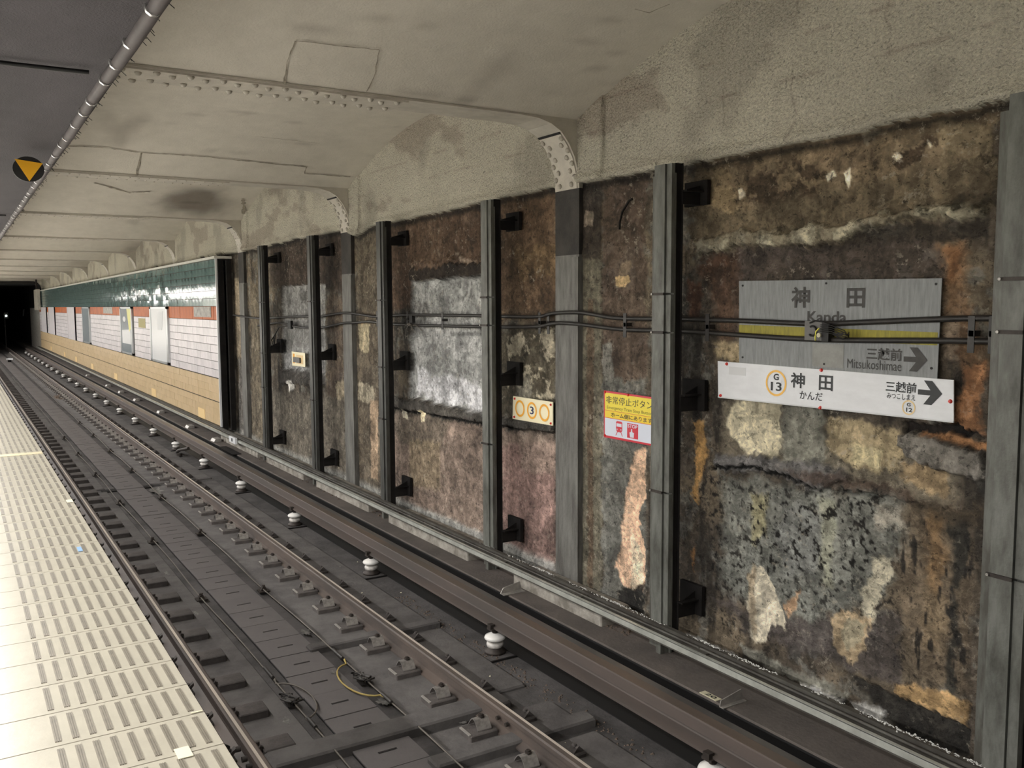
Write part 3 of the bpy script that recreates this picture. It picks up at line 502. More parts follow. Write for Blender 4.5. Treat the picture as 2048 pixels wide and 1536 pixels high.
# ---------------------------------------------------------------- running rails
def rail_prof(x, z0, h, fw, hw, web, hh):
    a = [(x - fw / 2, z0), (x + fw / 2, z0), (x + fw / 2, z0 + .012), (x + web, z0 + .032), (x + web, z0 + h - hh - .012), (x + hw / 2, z0 + h - hh), (x + hw / 2, z0 + h - .008), (x + hw / 2 - .01, z0 + h)]
    return a + [(2 * x - p[0], p[1]) for p in reversed(a)]
def rail(x, label, name='running_rail', z0=-.150, h=.150, fw=.125, hw=.065, web=.008, hh=.036, mts=('rail_side', 'rail_top'), cat='rail', y1=120):
    t = thing(name, (x, 0, z0), label, cat)
    MB().prism(rail_prof(x, z0, h, fw, hw, web, hh), -5, y1).build('rail_bar', mts[0], t)
    po = -.004 if x < 2 else .018
    MB().box(x + po - .010, x + po + .008, -5, y1, z0 + h - .001, z0 + h + .0012).build('polished_head', mts[1], t)
    return t
r1 = rail(1.358, 'brown running rail nearest the platform edge')
r2 = rail(2.858, 'brown running rail in the middle, with a thin polished line along its head')
# rail joint bolts on the near rail and web bolts on the other
jb = MB()
for yy in (5.02, 5.12, 5.26): jb.cyl((1.33, yy, -.075), .018, -.03, 'x', 8)
jb.build('joint_bolt', 'iron', r1)
MB().tube([(1.27, 5.30, -.07), (1.22, 5.26, -.02), (1.20, 5.15, -.01), (1.23, 5.08, -.05), (1.27, 5.0, -.08)], .012, 8).build('bond_wire', 'cable', r1)
for yy in (4.66, 4.77): MB().cyl((2.84, yy, -.07), .014, -.02, 'x', 8).build('web_bolt', 'iron', r2)
t3 = thing('third_rail', (3.57, 0, .02), 'rust red live rail running on white insulators beside the wall ledge', 'rail')
x3 = 3.575
p3 = [(3.478, .028), (3.70, .028), (3.70, .045), (3.60, .062), (3.598, .085), (3.655, .11), (3.655, .172), (3.645, .180), (3.535, .180), (3.525, .172), (3.522, .105), (3.566, .085), (3.56, .062), (3.478, .045)]
MB().prism(p3, -5, 60).build('rail_bar', 'third_side', t3)
MB().box(3.53, 3.60, -5, 60, .1795, .182).build('contact_face', 'third_top', t3)
MB().box(3.602, 3.653, -5, 60, .1795, .1815).build('worn_band', 'third_worn', t3)
# ---------------------------------------------------------------- insulators under the third rail
ins = thing('insulator', (3.505, 3.54, -.172), 'white porcelain insulator under the live rail', 'insulator', 'white insulators under the live rail')
MB().lathe((3.505, 3.54, -.172), [(.085, 0), (.085, .02), (.062, .028), (.060, .045)], 18).build('base', 'iron', ins)
MB().lathe((3.505, 3.54, -.172), [(.055, .044), (.064, .052), (.068, .066), (.066, .082), (.05, .09)], 22).build('lower_skirt', 'porcelain_dirty', ins)
MB().lathe((3.505, 3.54, -.172), [(.04, .088), (.048, .10), (.078, .108), (.086, .122), (.078, .138), (.045, .152), (.03, .158)], 24).build('upper_skirt', 'porcelain', ins)
rc_ = MB().box(3.455, 3.50, 3.50, 3.58, .012, .030).box(3.45, 3.49, 3.515, 3.565, .028, .062).build('rail_clamp', 'iron', ins); MB().cyl((3.505, 3.54, -.016), .022, .03, 'z', 10).build('stud', 'iron', rc_)
MB().box(3.34, 3.60, 3.36, 3.375, -.172, -.158).build('groove', 'soot', ins)
ys = [5.94, 8.42, 10.85, 13.3, 15.62, 17.9, 20.15, 22.4]
while ys[-1] < 58: ys.append(ys[-1] + 2.3)
ordn = ['nearest to the camera, beside the ballast strip', 'second from the camera', 'third from the camera', 'fourth from the camera', 'fifth from the camera', 'sixth from the camera', 'seventh from the camera', 'eighth from the camera']
for i, y in enumerate(ys):
    o = dup(ins, (3.505, y, -.172), 'white porcelain insulator under the live rail' + (', ' + ordn[i] if i < 8 else ', one of the far ones beside the tiles'))
# iron stay holding the live rail
sty = thing('rail_anchor', (3.40, 16.9, -.15), 'dark iron anchor bracket at the live rail between two insulators', 'bracket')
MB().tube([(3.42, 17.4, -.14), (3.38, 17.0, -.05), (3.46, 16.6, .03)], .03, 6).build('strut', 'iron', sty)
MB().cyl((3.38, 17.0, -.16), .05, .05).build('foot', 'iron', sty)
# ---------------------------------------------------------------- rail supports, one for each rail and sleeper
PT = .5515
ya = [7.48 + PT * k for k in range(-5, 96)]
L0 = thing('rail_support', (1.358, ya[0], -.15), 'low dark sleeper block with clip under the platform side rail', 'sleeper block', 'sleeper blocks of the platform side rail')
MB().box(1.455, 1.648, ya[0] - .085, ya[0] + .085, -.152, -.098, bev=.006).build('block', 'block', L0)
MB().box(1.405, 1.47, ya[0] - .04, ya[0] + .03, -.145, -.105, bev=.006).prism([(1.39, -.13), (1.44, -.075), (1.46, -.085), (1.42, -.14)], ya[0] - .05, ya[0] - .03).cyl((1.435, ya[0], -.11), .014, .045, n=8).build('clip', 'iron', L0)
MB().box(1.22, 1.30, ya[0] - .05, ya[0] + .05, -.152, -.12, bev=.006).cyl((1.262, ya[0], -.12), .018, .05, n=8).prism([(1.24, -.10), (1.30, -.06), (1.30, -.08), (1.26, -.12)], ya[0] - .03, ya[0] + .01).build('outer_clip', 'iron', L0)
ORD = ['first', 'second', 'third', 'fourth', 'fifth', 'sixth', 'seventh', 'eighth', 'ninth', 'tenth', 'eleventh', 'twelfth']
for k, y in enumerate(ya[1:]): dup(L0, (1.358, y, -.15), ('platform side sleeper block, %s up from the bottom picture edge' % ORD[k]) if k < 12 else 'low sleeper block of the platform side rail, one of the far ones')
R0 = thing('rail_support', (2.858, 4.247 - PT * 1, -.15), 'sleeper block with curved spring clip under the middle rail', 'sleeper block', 'sleeper blocks of the middle rail')
yr = 4.247 - PT * 1
MB().box(2.60, 2.80, yr - .09, yr + .07, -.152, -.112, bev=.006).build('block', 'block', R0)
MB().box(2.596, 2.612, yr - .075, yr + .055, -.114, -.106).build('edge_strip', 'pale_steel', R0)
arc = [(yr - .062 + .124 * q / 8, -.108 + .058 * math.sin(math.pi * q / 8)) for q in range(9)]
prf = arc + [(p[0], p[1] + .007) for p in reversed(arc)]
MB().prism(prf, 2.665, 2.765, ax='x', smooth=False).build('spring_clip', 'clip_steel', R0)
MB().cyl((2.725, yr, -.115), .013, .088, n=8).cyl((2.725, yr, -.050), .022, .014, n=6).build('bolt', 'iron', R0)
MB().box(2.95, 3.11, yr - .055, yr + .055, -.152, -.125, bev=.006).prism([(3.03, -.125), (3.07, -.085), (3.11, -.125)], yr - .03, yr + .03).cyl((3.06, yr, -.11), .012, .03, n=8).build('outer_wedge', 'block', R0)
for k in range(1, 103): dup(R0, (2.858, yr + PT * k, -.15), ('middle rail sleeper block with clip, %s up from the bottom picture edge' % ORD[k - 1]) if k < 13 else 'sleeper block with spring clip at the middle rail, one of the far ones')
# ---------------------------------------------------------------- cables on the bed
def bed_cable(xs, label, name='track_cable'):
    t = thing(name, (xs, 6, -.14), label, 'cable'); pts = []
    y = 1.5
    while y < 40:
        pts.append((xs + .008 * math.sin(y * 1.3), y, -.118 + .007 * math.cos(y * 2.6))); y += .25
    MB().tube(pts, .0062, 6).build('cable', 'cable_light', t)
    return t
c1 = bed_cable(1.825, 'thin grey cable along the platform side of the drain covers')
c2 = bed_cable(2.385, 'thin grey cable along the wall side of the drain covers')
clampm = MB().box(-.05, .05, -.05, .05, -.15, -.138).prism([(-.03, -.14), (.03, -.14), (.012, -.100), (-.012, -.100)], -.02, .02).cyl((0, 0, -.10), .016, .012, n=8).mesh('cable_clamp', 'iron')
for t, xx, yl in ((c1, 1.825, (3.4, 8.45, 10.85, 13.25, 15.7, 18.1, 20.5)), (c2, 2.385, (3.5, 8.38, 10.95, 13.3, 15.8, 18.2, 20.6, 23.0))):
    for y in yl: inst(clampm, 'cable_clamp', t, (xx - t.location.x, y - 6, .14))
for t, xx, yy, nm in ((c1, 1.825, 5.85, 'dark'), (c2, 2.38, 5.92, 'yellowish')):
    lp = [(xx + .01, yy + .38, -.11)]
    sgn = 1 if xx < 2 else -1
    for q in range(13):
        a = math.pi * q / 12; lp.append((xx + sgn * .15 * math.sin(a), yy + .32 * math.cos(a), -.125))
    lp.append((xx, yy - .4, -.11))
    MB().tube(lp, .0065, 6).build('slack_loop', 'cable_light' if nm == 'dark' else 'copper_yellow', t)
    kn = MB(); r = random.Random(4)
    for q in range(5):
        pts = [(xx + r.uniform(-.035, .035) + .03 * math.cos(a * .9 + q), yy + r.uniform(-.02, .02) + .08 * math.sin(a * .8 + q), -.12 + .02 * q / 4) for a in range(8)]
        kn.tube(pts, .007, 5)
    kn.box(xx - .03, xx + .03, yy - .05, yy + .05, -.15, -.105, bev=.01); kn.build('splice_knot', 'cable', t)
    MB().tube([(xx + .004, yy + .4 + .03 * q, -.108) for q in range(8)], .014, 6).tube([(xx + .004, yy - .35 - .03 * q, -.108) for q in range(6)], .013, 6).build('sleeve', 'cable', t)
# ---------------------------------------------------------------- rubble strips
def rubble(name, label, x0, x1, y0, y1, z, n, s, mt='debris'):
    r = random.Random(int(y0 * 10)); mb = MB()
    for i in range(n):
        x = r.uniform(x0, x1); y = r.uniform(y0, y1); a = s * r.uniform(.3, 1)
        mb.add([(x - a, y, z), (x, y - a * r.uniform(.6, 1.2), z), (x + a, y + a * .3, z), (x, y + a, z), (x + a * .2, y, z + a * r.uniform(.5, 1))], [(0, 1, 4), (1, 2, 4), (2, 3, 4), (3, 0, 4)])
    return mb.build(name, mt, kind='stuff', label=label, cat='debris')
rubble('grit', 'brown grit and crumbs beside the live rail at the nearest insulator', 3.34, 3.50, 4.0, 7.6, -.172, 420, .014)
rubble('grit', 'small rubble on the ledge below the channel between the posts', 4.22, 4.42, 5.2, 6.7, .05, 220, .022)
rubble('grit', 'pile of crumbs on the ledge under the three ring sign', 4.20, 4.5, 8.2, 10.4, .05, 260, .022)
rubble('grit', 'dusty crumbs on the ledge near the tiled wall', 4.14, 4.5, 10.9, 17, .05, 260, .02)
rubble('paper_scraps', 'tiny pale crumbs scattered over the slab beside the middle rail', 2.95, 3.9, 3.5, 9, -.150, 14, .012, 'paper')
# ---------------------------------------------------------------- cable channel along the wall
ch = thing('steel_channel', (4.17, 6, .05), 'long grey steel channel running knee-high along the foot of the wall', 'channel')
MB().box(4.088, 4.235, -5, YE - 1, .19, .235).box(4.205, 4.245, -5, YE - 1, .235, .262).build('trough', 'channel', ch)
MB().box(4.080, 4.092, -5, YE - 1, .205, .248).box(4.080, 4.108, -5, YE - 1, .244, .250).build('front_lip', 'channel_lip', ch)
MB().tube([(4.165 + .004 * math.sin(y * 2), y, .246) for y in np.arange(-3, 30, .5)], .010, 6).build('loose_rod', 'channel', ch)
ef = MB(); r = random.Random(9)
for i in range(1500):
    y = r.uniform(2.4, 6.5) if i < 1300 else r.uniform(6.3, 7.6); a = r.uniform(.003, .011); x = 4.236 + r.gauss(0, .009)
    if math.sin(y * 5) + math.sin(y * 13 + 1) + r.uniform(-1, 1) < -.3: continue
    ef.add([(x - a * .6, y, .258), (x, y - a * 1.6, .258), (x + a * .6, y, .258), (x, y + a * 1.6, .258), (x, y, .262 + a * .5)], [(0, 1, 4), (1, 2, 4), (2, 3, 4), (3, 0, 4)])
ef.build('lime_deposit', 'efflorescence', ch, kind='stuff')
for y in (4.35, 5.75, 6.9, 8.4, 9.2): MB().box(4.13, 4.20, y - .10, y + .10, .234, .245).cyl((4.165, y, .245), .012, .01, n=6).build('joint_plate', 'channel', ch)
mat('pale_kerb', (168, 163, 154), .85, col2=(120, 115, 106), vs=7, bump=.004, bs=40)
for y0_, y1_ in ((5.45, 6.75), (7.6, 9.5), (10.1, 11.95), (12.5, 14.3), (14.8, 17.2)):
    MB().box(4.178, 4.47, y0_, y1_, .049, .172, bev=.010).build('pale_kerb', 'pale_kerb', bed)
# ---------------------------------------------------------------- posts in front of the wall
def post(y, label, breaks, w=.15):
    s = w / .15
    t = thing('steel_post', (4.30, y, .05), label, 'post', 'steel posts in front of the old wall')
    y0, y1 = y - .115 * s, y + .115 * s              # y1 is the far edge (left in the picture)
    zt = 3.53
    MB().box(4.275, 4.29, y0, y1, .05, zt - .07).build('back_flange', 'post_back' if y < 9 else 'post_dark', t)
    MB().box(4.29, 4.345, y0 + .012, y0 + .03, .05, zt).box(4.29, 4.345, y1 - .10, y1 - .085, .05, zt).box(4.345, 4.352, y0, y1 - .06, .05, zt).build('web', 'post_web', t)
    zs = [.25] + sorted(breaks) + [zt]
    for a, b in zip(zs[:-1], zs[1:]):
        fy0, fy1 = y0 + .055 * s, y1 - .066 * s
        g = .006
        MB().box(4.232, 4.238, fy0, fy1, a + g, b - g).box(4.238, 4.275, fy0, fy0 + .005, a + g, b - g).box(4.238, 4.275, fy1 - .005, fy1, a + g, b - g).box(4.246, 4.252, y0, fy0 - .004, a + g, b - g).box(4.252, 4.275, y0, y0 + .005, a + g, b - g).build('front_channel', 'post_paint' if y < 9 else 'post_dark', t)
    for z in breaks:
        sp_ = MB().box(4.222, 4.232, fy0 - .004, fy1 + .014, z - .009, z + .009).build('strap', 'iron', t); MB().cyl((4.222, fy1 + .004, z), .008, -.008, 'x', 6).build('bolt', 'pale_steel', sp_)
    MB().box(4.29, 4.36, y0 + .02, y1 - .03, -.0 + .05, .20).box(4.20, 4.30, y0 + .02, y0 + .07, .05, .19).build('foot', 'post_back', t)
    for z, dz in ((3.25, .17), (1.80, .22), (.30, .22)):
        b = MB()
        b.prism([(4.34, z), (4.54, z), (4.54, z + dz * .8), (4.50, z + dz * .8), (4.34, z + dz * .25 + .05)], y0 - .01, y0 + .0)
        b.box(4.34, 4.52, y0 - .05, y0, z + dz * .5, z + dz * .5 + .012); b.box(4.50, 4.53, y0 - .08, y1 - .08, z, z + dz)
        b.build('wall_bracket', 'soot', t)
    return t
YP = [2.375, 4.875, 7.33, 9.78, 12.2, 14.58]
LB = ['wide grey steel post at the right edge of the picture', 'grey steel post covering the right side of the yellow emergency sign', 'grey steel post to the left of the three ring sign', 'dark steel post to the left of the large pale grey recess', 'dark steel post to the right of the small yellow notice', 'dark steel post, nearest to the open end of the tiled wall']
BR = [(1.24, 2.42, 2.67), (1.22, 2.36, 2.63), (1.25, 2.37, 2.63), (1.23, 1.84, 2.62), (1.24, 2.62), (1.24, 1.8, 2.62)]
for y, l_, b in zip(YP, LB, BR): post(y, l_, b, .15)
# ---------------------------------------------------------------- conduits on the wall
def conduit(pts, label):
    t = thing('wall_conduit', (4.5, 6, 2.4), label, 'pipe')
    P = [(x, y, z) for x, y, z in pts]
    out = []
    for i in range(len(P) - 1):
        for q in range(6):
            k = q / 6; k = k * k * (3 - 2 * k) if False else k
            out.append(tuple(P[i][j] + (P[i + 1][j] - P[i][j]) * k for j in range(3)))
    out.append(P[-1]); A = np.array(out)
    for _ in range(4): A[1:-1] = (A[:-2] + 2 * A[1:-1] + A[2:]) / 4
    MB().tube([tuple(a) for a in A], .0165, 8).build('pipe', 'conduit', t)
    return t
ux = 4.485
U = [(ux, 17.2, 2.39), (ux, 15.5, 2.34), (ux, 13.6, 2.395), (ux, 12.5, 2.40), (4.46, 11.6, 2.462), (4.46, 11.2, 2.462), (ux, 10.4, 2.41), (ux, 9.8, 2.45), (ux, 7.9, 2.453), (ux, 6.75, 2.446), (4.46, 6.54, 2.486), (4.46, 6.1, 2.497), (ux, 5.7, 2.446), (ux, 4.9, 2.451), (ux, 4.26, 2.445), (ux, 3.7, 2.432), (ux, 3.15, 2.460), (ux, 2.66, 2.483), (ux, 1.3, 2.48)]
D = [(ux, 15.6, 2.22), (ux, 14.4, 2.30), (ux, 13.4, 2.225), (ux, 12.4, 2.24), (4.46, 11.5, 2.33), (4.46, 11.2, 2.33), (ux, 10.7, 2.36), (ux, 9.8, 2.327), (ux, 6.8, 2.351), (4.46, 6.5, 2.404), (4.46, 6.1, 2.395), (ux, 5.6, 2.357), (ux, 4.9, 2.366), (ux, 3.73, 2.333), (ux, 2.65, 2.365), (ux, 1.3, 2.36)]
cu = conduit(U, 'upper of the two dark conduits running along the wall'); cl = conduit(D, 'lower of the two dark conduits running along the wall')
for y in (8.64, 6.75, 6.61, 4.63, 5.54, 2.71, 2.60, 9.52, 10.4):
    st = thing('conduit_strap', (4.5, y, 2.34), 'small dark strap bridging the two wall conduits', 'strap', 'straps across the two wall conduits')
    MB().box(4.468, 4.474, y - .018, y + .018, 2.30, 2.49).box(4.468, 4.53, y - .014, y + .014, 2.385, 2.415).build('strap_band', 'conduit', st)
jb = thing('junction_box', (4.47, 3.70, 2.33), 'small grey junction box with cut wires in front of the old station sign', 'box')
MB().box(4.448, 4.47, 3.635, 3.765, 2.335, 2.452).build('cover', 'box_grey', jb)
MB().box(4.445, 4.50, 3.585, 3.635, 2.33, 2.44, bev=.0).build('body', 'black', jb)
wr = MB()
for q in range(5):
    wr.tube([(4.44, 3.64 + .0, 2.43 - q * .01), (4.43, 3.55, 2.428 - q * .012), (4.43, 3.46, 2.40 - q * .012), (4.43, 3.425, 2.36 + q * .008), (4.43, 3.47, 2.345 + q * .01), (4.43, 3.55, 2.38)], .003, 5)
wr.tube([(4.44, 3.72, 2.44), (4.435, 3.68, 2.455), (4.43, 3.62, 2.45), (4.43, 3.56, 2.43)], .005, 6)
wr.tube([(4.44, 3.70 + .03 * math.cos(a * .5), 2.392 + .03 * math.sin(a * .5)) for a in range(2, 12)], .006, 6); wr.build('black_wires', 'black', jb)
MB().tube([(4.435, 3.645, 2.41), (4.43, 3.665, 2.39), (4.43, 3.668, 2.36), (4.43, 3.665, 2.335)], .0045, 6).build('yellow_wire', 'yellow_wire', jb)
MB().cyl((4.43, 3.645, 2.368), .014, .012, 'x', 8).build('pale_cap', 'paper', jb)
jc = thing('cut_cable_bunch', (4.47, 9.4, 2.32), 'bunch of frayed cable ends on the lower conduit over the pale recess', 'cable')
MB().box(4.46, 4.50, 9.37, 9.45, 2.36, 2.44).build('sleeve', 'black', jc)
wr = MB(); r = random.Random(5)
for q in range(8):
    a, b = r.uniform(-.28, .22), r.uniform(-.10, .04)
    wr.tube([(4.46, 9.36, 2.33), (4.44, 9.36 + a * .4, 2.345 + b * .2), (4.44, 9.36 + a * .8, 2.33 + b * .6), (4.45, 9.36 + a, 2.31 + b)], .005, 5)
wr.build('strand', 'cable_light', jc)
jd = thing('cut_cable_bunch', (4.47, 14.1, 2.2), 'dangling cable ends on the wall above the small yellow notice', 'cable')
wr = MB()
for q in range(3): wr.tube([(4.48, 13.8 + q * .05, 2.25), (4.45, 14.3, 2.22), (4.46, 14.75 - q * .1, 2.0 + .05 * q), (4.46, 14.65, 1.85)], .010, 5)
wr.build('strand', 'cable', jd)
MB().box(4.45, 4.49, 13.72, 13.86, 2.2, 2.33).build('sleeve', 'black', jd)
hk = MB().tube([(4.53, 5.53, 3.375), (4.52, 5.56, 3.36), (4.51, 5.63, 3.28), (4.51, 5.66, 3.20), (4.52, 5.675, 3.15)], .009, 6)
hk.build('bent_rod', 'soot', label='short bent iron rod sticking out of the wall above the yellow emergency sign', cat='rod')
# ---------------------------------------------------------------- lettering
def text(s, box, X, mt, parent, name='lettering', bold=0., label=None):
    cu_ = bpy.data.curves.new('t', 'FONT'); cu_.body = s; cu_.size = 1; cu_.offset = bold; cu_.resolution_u = 3; cu_.extrude = 0
    o = bpy.data.objects.new('t', cu_); C.objects.link(o); bpy.context.view_layer.update()
    dg = bpy.context.evaluated_depsgraph_get(); me = bpy.data.meshes.new_from_object(o.evaluated_get(dg)); bpy.data.objects.remove(o)
    n = len(me.vertices)
    if n == 0: return None
    co = np.zeros(n * 3); me.vertices.foreach_get('co', co); co = co.reshape(-1, 3)
    mn, mx = co.min(0), co.max(0); yl, yr_, z0, z1 = box
    u = (co[:, 0] - mn[0]) / (mx[0] - mn[0]); v = (co[:, 1] - mn[1]) / (mx[1] - mn[1])
    L_ = wloc(parent)
    out = np.stack([np.full(n, X - L_.x), yl + (yr_ - yl) * u - L_.y, z0 + (z1 - z0) * v - L_.z], -1)
    me.vertices.foreach_set('co', out.ravel()); me.materials.clear(); me.materials.append(MT[mt]); me.update()
    q = bpy.data.objects.new(name, me); C.objects.link(q); q.parent = parent
    return q
def flat(pts, X, mt, parent, name, th=.0015):
    mb = MB(); mb.prism(pts, X, X + th, ax='x'); return mb.build(name, mt, parent)
def ring(cy, cz, ry, rz, w_, X, mt, parent, name='ring', n=36, fill=False):
    mb = MB(); o = [(X, cy + ry * math.cos(2 * math.pi * i / n), cz + rz * math.sin(2 * math.pi * i / n)) for i in range(n)]
    k = 0 if fill else 1
    q = [(X, cy + (ry - w_) * k * math.cos(2 * math.pi * i / n), cz + (rz - w_) * k * math.sin(2 * math.pi * i / n)) for i in range(n)]
    if fill: mb.add(o, [tuple(range(n))])
    else: mb.add(o + q, [(i, (i + 1) % n, n + (i + 1) % n, n + i) for i in range(n)])
    return mb.build(name, mt, parent)
def arrow(b, X, mt, parent):
    yl, yr_, z0, z1 = b; W_ = yl - yr_; Hh = z1 - z0; zc = (z0 + z1) / 2
    P = lambda u, v: (yl - W_ * u, zc + Hh * v / 2)
    pts = [P(0, .22), P(.52, .22), P(.24, 1), P(.58, 1), P(1, 0), P(.58, -1), P(.24, -1), P(.52, -.22), P(0, -.22)]
    mb = MB(); vs = [(X, p[0], p[1]) for p in pts]
    mb.add(vs, [(0, 1, 7, 8), (1, 2, 3, 4), (7, 4, 5, 6), (1, 4, 7)]); return mb.build('arrow', mt, parent)
def knobs(lst, X, parent, r_=.012):
    for y, z in lst: MB().cyl((X, y, z), r_, -.010, 'x', 12, 0, r_ * .6).build('knob', 'red_knob', parent)
SX = 4.50
# newer white station board
sg = thing('station_sign', (SX, 3.68, 1.9), 'long clean white station sign with gold ring and red knobs', 'sign')
pan = [(4.545, 1.909), (4.555, 2.163), (2.815, 2.150), (2.806, 1.922)]
sg0 = sg; sg = flat(pan, SX, 'sign_white', sg0, 'board', .006)
MB().prism([(4.545, 1.909), (4.546, 1.918), (2.807, 1.930), (2.806, 1.922)], SX - .003, SX, ax='x').build('lower_edge', 'sign_ghost', sg)
F = SX - .002
ring(4.028, 2.047, .0865, .085, .014, F, 'ring_gold', sg); text('G', BX['w_G'], F, 'ink', sg, bold=.03); text('13', BX['w_13'], F, 'ink', sg, bold=.02)
text('神', BX['w_shin'], F, 'ink', sg, bold=.022); text('田', BX['w_ta'], F, 'ink', sg, bold=.022); text('かんだ', BX['w_kanda'], F, 'ink', sg, bold=.008)
text('三越前', BX['w_mitsu'], F, 'ink', sg, bold=.022); text('みつこしまえ', BX['w_mitsuk'], F, 'ink', sg, bold=.01); arrow(BX['w_arrow'], F, 'ink', sg)
ring(3.0735, 1.9785, .0415, .0415, .008, F, 'ring_pale', sg, 'ring'); text('G', BX['w_G2'], F, 'ink', sg, bold=.03); text('12', BX['w_12'], F, 'ink', sg, bold=.025)
g = BX['w_ghost']; flat([(g[0], g[2]), (g[0], g[3]), (g[1], g[3]), (g[1], g[2])], SX - .001, 'sign_ghost', sg, 'painted_over_patch', .001)
knobs([(4.468, 2.148), (4.522, 1.925), (3.674, 2.152), (3.675, 1.920), (2.829, 2.035)], SX, sg)
# faded old board
so = thing('station_sign', (4.51, 3.64, 2.15), 'faded streaky grey old station sign with a yellow stripe behind the conduits', 'sign')
OX = 4.508
so = flat([(4.36, 2.12), (4.375, 2.712), (2.908, 2.690), (2.915, 2.12)], OX, 'old_sign', so, 'board', .006)
flat([(4.367, 2.335), (4.368, 2.418), (2.920, 2.400), (2.921, 2.330)], OX - .0012, 'old_yellow', so, 'yellow_stripe', .001)
b = BX['o_patch']; flat([(b[0], b[2]), (b[0], b[3]), (b[1], b[3]), (b[1], b[2])], OX - .0015, 'old_patch', so, 'pasted_panel', .001)
F = OX - .0025
text('神', BX['o_shin'], F, 'old_ink', so, bold=.025); text('田', BX['o_ta'], F, 'old_ink', so, bold=.03); text('Kanda', BX['o_kanda'], F, 'old_ink', so, bold=.02)
text('三越前', BX['o_mitsu'], F, 'old_ink', so, bold=.025); text('Mitsukoshimae', BX['o_mitsuk'], F, 'old_ink', so, bold=0); arrow(BX['o_arrow'], F, 'old_ink', so)
for y, z in ((4.34, 2.68), (3.66, 2.68), (2.94, 2.66), (2.95, 2.35), (2.95, 2.205), (3.66, 2.19), (4.33, 2.20)): MB().cyl((OX, y, z), .007, -.004, 'x', 8).build('screw', 'black', so)
# three ring sign
s3 = thing('ring_sign', (SX, 6.9, 1.48), 'small cream sign with three orange rings, a blue 3 in the middle one', 'sign')
s3 = flat([(7.235, 1.478), (7.222, 1.697), (6.556, 1.699), (6.556, 1.487)], SX - .02, 'sign_cream', s3, 'board', .008)
F = SX - .0225
for cy_ in (7.10, 6.893, 6.688): ring(cy_, 1.590, .082, .079, .020, F, 'orange_ring', s3)
text('3', (6.925, 6.862, 1.555, 1.627), F, 'blue_ink', s3, bold=.015)
knobs([(7.19, 1.675), (7.20, 1.50), (6.585, 1.672), (6.585, 1.505)], SX - .02, s3, .012)
# emergency button sign, its right part behind the post
se = thing('emergency_sign', (SX, 5.5, 1.47), 'yellow and white emergency stop button sign with a red rim, partly behind a post', 'sign')
FX = SX
se = flat([(5.841, 1.472), (5.843, 1.858), (5.205, 1.852), (5.203, 1.478)], FX, 'sign_red', se, 'board', .008)
flat([(5.827, 1.700), (5.828, 1.842), (5.217, 1.838), (5.217, 1.700)], FX - .001, 'sign_yellow', se, 'yellow_field', .001)
flat([(5.827, 1.640), (5.827, 1.697), (5.217, 1.697), (5.217, 1.640)], FX - .001, 'sign_yellow2', se, 'lower_yellow_field', .001)
flat([(5.827, 1.492), (5.827, 1.636), (5.217, 1.636), (5.217, 1.492)], FX - .001, 'sign_pale', se, 'white_field', .001)
F = FX - .002
e_ = BX['e_t']; text('非常停止ボタン', (5.811, 5.235, 1.757, 1.818), F, 'ink', se, bold=.0)
text('Emergency Train Stop Button', (5.798, 5.24, 1.706, 1.738), F, 'olive_ink', se)
text('ホーム側にあります', (5.745, 5.24, 1.650, 1.688), F, 'ink', se, bold=.012)
for q in ((5.679, 5.600, 1.545, 1.622),):
    flat([(q[0], 1.553), (q[0], 1.614), (q[0] - .010, 1.624), (q[1] + .010, 1.624), (q[1], 1.614), (q[1], 1.553), (q[1] + .014, 1.536), (q[0] - .014, 1.536)], F, 'sign_red', se, 'train_pictogram', .001)
    flat([(q[0] - .008, 1.580), (q[0] - .008, 1.606), (q[1] + .008, 1.606), (q[1] + .008, 1.580)], F - .001, 'sign_pale', se, 'pictogram_window', .0008)
    flat([(q[0] - .012, 1.536), (q[0] - .020, 1.536), (q[0] - .001, 1.506), (q[0] + .006, 1.506)], F, 'sign_red', se, 'pictogram_track', .001)
    flat([(q[1] + .012, 1.536), (q[1] + .020, 1.536), (q[1] + .001, 1.506), (q[1] - .006, 1.506)], F, 'sign_red', se, 'pictogram_track', .001)
    for yy in (5.664, 5.615): ring(yy, 1.558, .006, .006, 0, F - .001, 'sign_pale', se, 'pictogram_lamp', 10, True)
flat([(5.538, 1.506), (5.538, 1.622), (5.404, 1.622), (5.404, 1.506)], F, 'sign_red', se, 'stop_panel', .001)
text('STOP', (5.530, 5.410, 1.588, 1.616), F - .001, 'sign_pale', se, bold=.02)
flat([(5.500, 1.512), (5.508, 1.550), (5.490, 1.556), (5.488, 1.580), (5.476, 1.580), (5.474, 1.556), (5.452, 1.550), (5.456, 1.512)], F - .001, 'sign_pale', se, 'pointing_hand', .0008)
knobs([(5.825, 1.845), (5.53, 1.845), (5.825, 1.49)], FX, se, .012)
# small yellow notice
sn = thing('warning_notice', (SX, 13.6, 1.6), 'small square yellow notice with a red bar on the grey recess of the sooty bay', 'sign')
sn = flat([(13.94, 1.618), (13.945, 1.840), (13.322, 1.842), (13.318, 1.628)], SX + .03, 'sign_cream', sn, 'board', .006)
flat([(13.72, 1.66), (13.72, 1.80), (13.40, 1.80), (13.40, 1.665)], SX + .028, 'ring_pale', sn, 'yellow_field', .001)
flat([(13.88, 1.66), (13.88, 1.81), (13.80, 1.81), (13.80, 1.66)], SX + .027, 'orange_ring', sn, 'red_bar', .001)
MB().box(4.50, 4.56, 13.5, 13.8, 1.68, 1.76).build('mounting', 'box_grey', sn)
